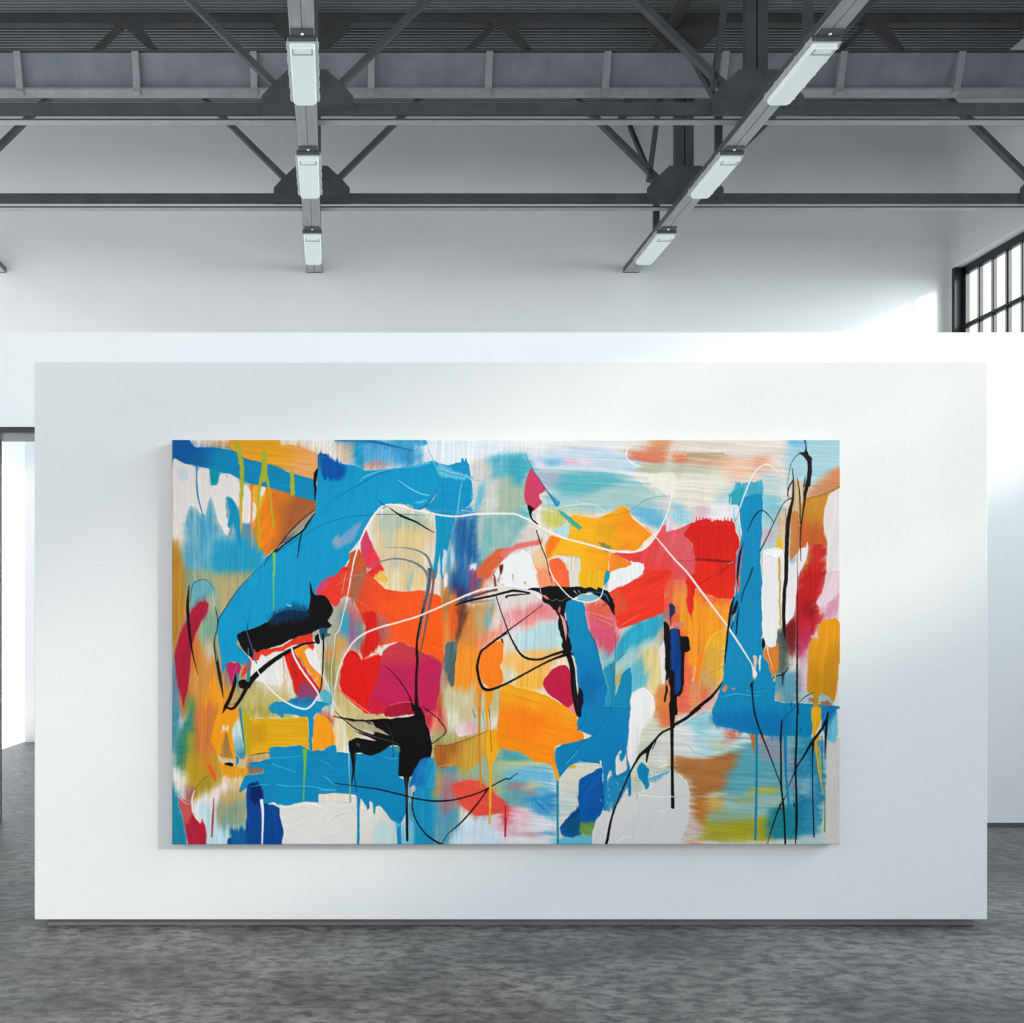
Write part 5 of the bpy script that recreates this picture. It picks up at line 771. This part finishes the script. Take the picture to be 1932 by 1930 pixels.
    l("A4 840,1070 900,932 950,862 1000,832 1060,862 1140,965", BK, "6 16 16 14 12 8"); l("A4 1345,690 1250,752 1150,952 1080,1105 980,1305", BK, "18 10 12 14 16"); l("A4 790,1205 752,1350 728,1570 B4 725,60 740,160", BK, "8 34 30 22 6"); l("A4 900,1480 870,1580 B4 800,200 765,340", (10, 26, 50), "14 18 16 8"); l("B4 745,380 722,560 712,700", (12, 34, 66), "10 28 16")
    l("B4 685,280 655,400 625,600 595,880 578,1040", BK, "16 40 30 26 8"); p("B4 712,315 735,360 720,430 680,480 660,470 690,380", BK, f=1.4); l("B4 695,470 660,600", (226, 150, 90), "18 14"); l("B4 680,560 655,640", BK, "18 14")
    l("B4 555,1235 510,1315 420,1420 300,1515 200,1600", BK, "8 30 46 50 44"); l("B4 540,1420 700,1380 900,1400 1000,1400", (70, 176, 212), "10 16 12 6"); l("B4 560,1420 720,1398 900,1415", (4, 98, 142), "4 7 5"); l("B4 820,1330 950,1360 1060,1340", (30, 156, 196), "10 16 10")
    l("B4 905,1235 892,1300 902,1450 922,1600 C4 980,232 1080,482 1200,800 1218,860", (10, 12, 22), "8 26 20 26 24 18 12 6"); p("B4 890,1255 905,1250 900,1310 872,1308", BK, f=1.4)
    l("B4 1070,840 1075,920 1110,1030 1135,1095", (234, 222, 206), "14 12 9 6"); l("B4 1130,1200 1180,1170 1240,1160 1310,1080", BK, "14 20 22 8"); l("B4 1245,1150 1240,1280", (12, 40, 60), "40 10", f=3); l("B4 1140,1230 1160,1170", (236, 214, 160), "20 10")
    # right-hand blacks
    l("A4 1312,690 1298,560 1325,340 1380,230 1440,178", (60, 56, 54), "8 6 8 10 16"); l("A4 1440,178 1500,205 1545,280 1548,400 1530,540", BK, "24 60 60 62 66"); l("A4 1530,500 1500,640 1490,740 1470,870 1452,1000 1440,1200 1450,1405", BK, "66 44 30 20 20 14 10"); l("A4 1490,20 1508,100 1500,190", (12, 30, 44), "26 14 44"); l("A4 1560,240 1545,330", BK, "44 40"); p("A4 1480,180 1505,142 1525,175 1560,225 1545,260", BK, f=1.4); l("A4 1500,450 1480,560", BK, "10 20")
    l("A4 1350,350 1362,480 1358,690 1330,820 1300,1000 1288,1250 1280,1600 B4 1262,200 1252,450 1255,620 1270,760", BK, "8 18 30 50 62 58 54 50 48 44 10"); l("A4 1362,485 1312,575 1295,670", BK, "14 22 8"); l("A4 1405,450 1432,620 1440,800 1440,980", BK, "6 16 16 14"); l("A4 1490,470 1478,640 1490,760", (90, 70, 50), "8 10 6"); l("A4 1272,810 1285,1000 1270,1200", (60, 50, 40), "4 7 5"); l("A4 1520,715 1560,690 1740,635 1900,555", (96, 84, 26), "6 8 10 12"); l("A4 1420,1000 1408,1300 1410,1600", (176, 110, 80), "10 14 10")
    l("B4 1408,-20 1412,400 1408,900 1405,1300 1410,1600", (24, 14, 16), "8 12 22 26 30"); l("C4 1410,-20 1400,300 1388,640 1395,900 1400,1230 1385,1560", BK, "22 26 30 26 36 12"); l("C4 1388,340 1395,100", (60, 60, 60), "4 4")
    l("C4 1232,120 1220,300 1222,600 1228,900 1250,1100 1262,1300 1272,1570", BK, "20 24 24 26 28 24 28"); l("C4 1270,300 1278,700 1302,1000 1330,1250 1345,1400", (14, 130, 182), "50 34 30 26 20"); l("C4 1350,1370 1355,1400", (14, 110, 160), "24 24")
    l("C4 1760,30 1700,200 1590,350 1480,530 1400,660 1312,870", BK, "14 34 40 24 20 10"); l("C4 1280,980 1200,1120 1130,1320 1060,1560", BK, "12 22 16 6"); l("C4 1755,40 1735,250 1722,560", BK, "26 36 6"); l("C4 1590,350 1580,600 1582,900 1598,1450", (10, 26, 54), "40 18 16 20"); l("C4 1690,300 1692,700 1700,900", (10, 110, 140), "14 10 6"); l("C4 1720,860 1722,1100 1718,1390", (92, 152, 84), "12 18 22"); l("C4 1650,420 1680,700 1690,940", (190, 180, 60), "20 16 8")
    l("C4 945,270 945,600 942,1000 930,1475", (8, 132, 168), "44 34 32 34"); l("C4 1210,1080 1215,1140", BK, "20 10"); l("C4 1370,1070 1375,1100", BK, "18 14"); l("C4 1420,1015 1480,980 1530,962", (30, 50, 60), "5 6 4"); l("C4 1445,220 1445,250", (6, 40, 80), "12 8"); l("C4 1240,120 1320,40 1360,-10", (10, 60, 120), "6 8 6")
    l("B4 1430,1480 1500,1410 1600,1362", (20, 24, 26), "6 14 6"); l("B4 1340,1470 1336,1540", (10, 40, 60), "12 8"); l("B4 1340,1580 1390,1510", (10, 40, 60), "5 7"); l("B4 1680,1370 1760,1420 1830,1500", (170, 200, 200), "8 14 6"); l("B4 1840,1540 1932,1555", (60, 110, 130), "6 5"); l("C4 1090,1240 1080,1330", (20, 110, 130), "8 10")
    l("C4 20,180 200,90 300,10", (200, 210, 210), "1 1"); l("C4 100,190 250,90 360,30", (90, 100, 104), "4 4 3")

def sample(A, X, Y):
    X = np.clip(X, 0, PW - 1.001); Y = np.clip(Y, 0, PH - 1.001)
    i = X.astype(np.int32); j = Y.astype(np.int32); fx = (X - i)[..., None]; fy = (Y - j)[..., None]
    return (A[j, i] * (1 - fx) + A[j, i + 1] * fx) * (1 - fy) + (A[j + 1, i] * (1 - fx) + A[j + 1, i + 1] * fx) * fy
def drag():
    # a wide dry brush pulled over the wet ground in four directions, each ruling over its own area
    global canvas
    Y, X = np.mgrid[0:PH, 0:PW].astype(np.float32)
    tot = 0; wsum = 0
    for k, ang in enumerate((92, 112, 5, 155)):
        t = math.radians(ang); c, s = math.cos(t), math.sin(t); u = X * c + Y * s; v = -X * s + Y * c
        out = 0
        for amp in (-8, -3, 3, 8):
            q = (.55 * vnoise(u / 90, v / 3.2, 51 + k) + .45 * vnoise(u / 60, v / 8.0, 61 + k) - .5) * (22 if k == 2 else 30) + amp
            out = out + sample(canvas, X + q * c, Y + q * s) / 4
        side = 1 / (1 + np.exp(-(X - 640) / 60)); band = 1 / (1 + np.exp(-(np.abs(Y - 320) - 170) / 25))
        w = np.exp(4 * vnoise(X / 130, Y / 130, 30 + k)) * (1 + (9 * side * band if k == 2 else 5 * (1 - side) if k == 0 else 2 * side * (1 - band) if k == 3 else 0))
        tot = tot + out * w[..., None]; wsum = wsum + w
    hor = np.clip(side * band, 0, 1)
    st = brush(X, Y, 91, 77, 1.8, 110) * (1 - hor) + brush(X, Y, 4, 87, 1.8, 110) * hor - .5
    canvas = np.clip(tot / wsum[..., None] * (1 + .2 * st[..., None]) + 14 * np.clip(st - .1, 0, 1)[..., None], 0, 250)
def paint():
    under_painting(); drag(); _late[0] = 1; under_painting(); _late[0] = 0; shapes(); lines()
    Y, X = np.mgrid[0:PH, 0:PW].astype(np.float32)
    weave = (vnoise(X / 1.6, Y / 9, 71) + vnoise(X / 9, Y / 1.6, 72)) - 1
    img = np.clip(canvas * (1 + .012 * weave[..., None]), 0, 255)
    return img, relief + .12 * weave
# ---------------------------------------------------------------- the painting as an object
def painting():
    img, rel = paint()
    S_ART = 350.4; yf = Y_(S_ART); x0, x1, z0, z1 = X_(325, S_ART), X_(1585, S_ART), Z_(1593, S_ART), Z_(830, S_ART)
    c = (img / 255.).astype(np.float32); lin = np.where(c <= .04045, c / 12.92, ((c + .055) / 1.055) ** 2.4)
    lin = np.clip(lin * PAINT_GAIN, 0, .93)
    n = PW * PH; co = np.empty((PH, PW, 3), np.float32)
    co[..., 0] = np.linspace(x0, x1, PW)[None, :]; co[..., 2] = np.linspace(z1, z0, PH)[:, None]; co[..., 1] = yf - np.clip(rel, 0, 2.5) * .0016
    co[0, :, 1] = co[-1, :, 1] = co[:, 0, 1] = co[:, -1, 1] = yf + .002
    i = np.arange(n, dtype=np.int32).reshape(PH, PW)
    q = np.stack([i[:-1, :-1], i[1:, :-1], i[1:, 1:], i[:-1, 1:]], -1).reshape(-1, 4)
    me = bpy.data.meshes.new('paint_layer'); me.vertices.add(n); me.vertices.foreach_set('co', co.ravel())
    me.loops.add(q.size); me.loops.foreach_set('vertex_index', q.ravel()); me.polygons.add(len(q))
    me.polygons.foreach_set('loop_start', np.arange(0, q.size, 4, dtype=np.int32)); me.polygons.foreach_set('loop_total', np.full(len(q), 4, np.int32))
    me.polygons.foreach_set('use_smooth', np.ones(len(q), bool)); me.update(calc_edges=True)
    at = me.color_attributes.new('paint', 'FLOAT_COLOR', 'POINT'); rgba = np.ones((n, 4), np.float32); rgba[:, :3] = lin.reshape(-1, 3); at.data.foreach_set('color', rgba.ravel())
    m = new_mat('artist_paint', (.5, .5, .5), .45, .08); a = node(m, 'ShaderNodeAttribute'); a.attribute_name = 'paint'
    m.node_tree.links.new(a.outputs['Color'], m.node_tree.nodes['Principled BSDF'].inputs['Base Color']); me.materials.append(m)
    root = empty('abstract_painting', ((x0 + x1) / 2, PNY, z0)); tag(root, 'large abstract painting of blue, orange, red and black strokes hung on the white display panel', 'painting')
    o = bpy.data.objects.new('paint_layer', me); COL.objects.link(o); o.parent = root; o.matrix_parent_inverse = root.matrix_world.inverted()
    MB().box(x0, x1, yf + .0025, PNY, z0, z1, .003).build('stretched_canvas', M['canvas_side'], root)
painting()

# ---------------------------------------------------------------- camera, daylight
cd = bpy.data.cameras.new('camera'); cam = bpy.data.objects.new('camera', cd); COL.objects.link(cam)
cam.location = (0, 0, CAM_Z); cam.rotation_euler = (math.pi / 2, 0, 0)
cd.sensor_width = 36; cd.lens = 36 * 1900 / 1932; cd.shift_x = (966 - 628) / 1932; cd.shift_y = (1196 - 965) / 1932; cd.clip_end = 200
scene.camera = cam
sd = bpy.data.lights.new('sun', 'SUN'); sun = bpy.data.objects.new('sun', sd); COL.objects.link(sun)
sun.location = (14, 0, 12); sun.rotation_euler = Vector(SUN_DIR).to_track_quat('-Z', 'Y').to_euler(); sd.energy = SUN; sd.angle = math.radians(3.6); sd.color = SUN_COL
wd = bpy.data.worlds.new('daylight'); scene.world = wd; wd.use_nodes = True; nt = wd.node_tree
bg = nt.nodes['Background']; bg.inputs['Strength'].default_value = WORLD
tc = nt.nodes.new('ShaderNodeTexCoord'); sp = nt.nodes.new('ShaderNodeSeparateXYZ'); cr = nt.nodes.new('ShaderNodeValToRGB'); mr = nt.nodes.new('ShaderNodeMapRange')
mr.inputs['From Min'].default_value = -1.; nt.links.new(tc.outputs['Generated'], sp.inputs[0]); nt.links.new(sp.outputs['Z'], mr.inputs['Value']); nt.links.new(mr.outputs['Result'], cr.inputs['Fac'])
e = cr.color_ramp.elements; e[0].position = .35; e[0].color = (.95, .96, .96, 1); e[1].position = .95; e[1].color = (*SKY_TOP, 1); x = e.new(.52); x.color = (.985, 1., 1.015, 1)
# bright sky lobe added toward the ribbon windows to light the end wall
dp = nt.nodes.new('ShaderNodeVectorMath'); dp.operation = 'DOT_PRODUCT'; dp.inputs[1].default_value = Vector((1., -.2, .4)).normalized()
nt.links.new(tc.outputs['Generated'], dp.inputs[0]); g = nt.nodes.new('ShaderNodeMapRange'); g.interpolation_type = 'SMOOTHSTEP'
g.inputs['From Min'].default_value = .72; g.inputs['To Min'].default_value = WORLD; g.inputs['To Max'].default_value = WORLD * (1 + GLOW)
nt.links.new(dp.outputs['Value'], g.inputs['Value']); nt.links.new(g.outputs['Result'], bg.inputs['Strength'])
nt.links.new(cr.outputs['Color'], bg.inputs['Color'])
v = scene.view_settings; v.view_transform = 'Standard'; v.look = 'None'; v.gamma = 1; v.exposure = EXPOSURE; v.use_curve_mapping = False
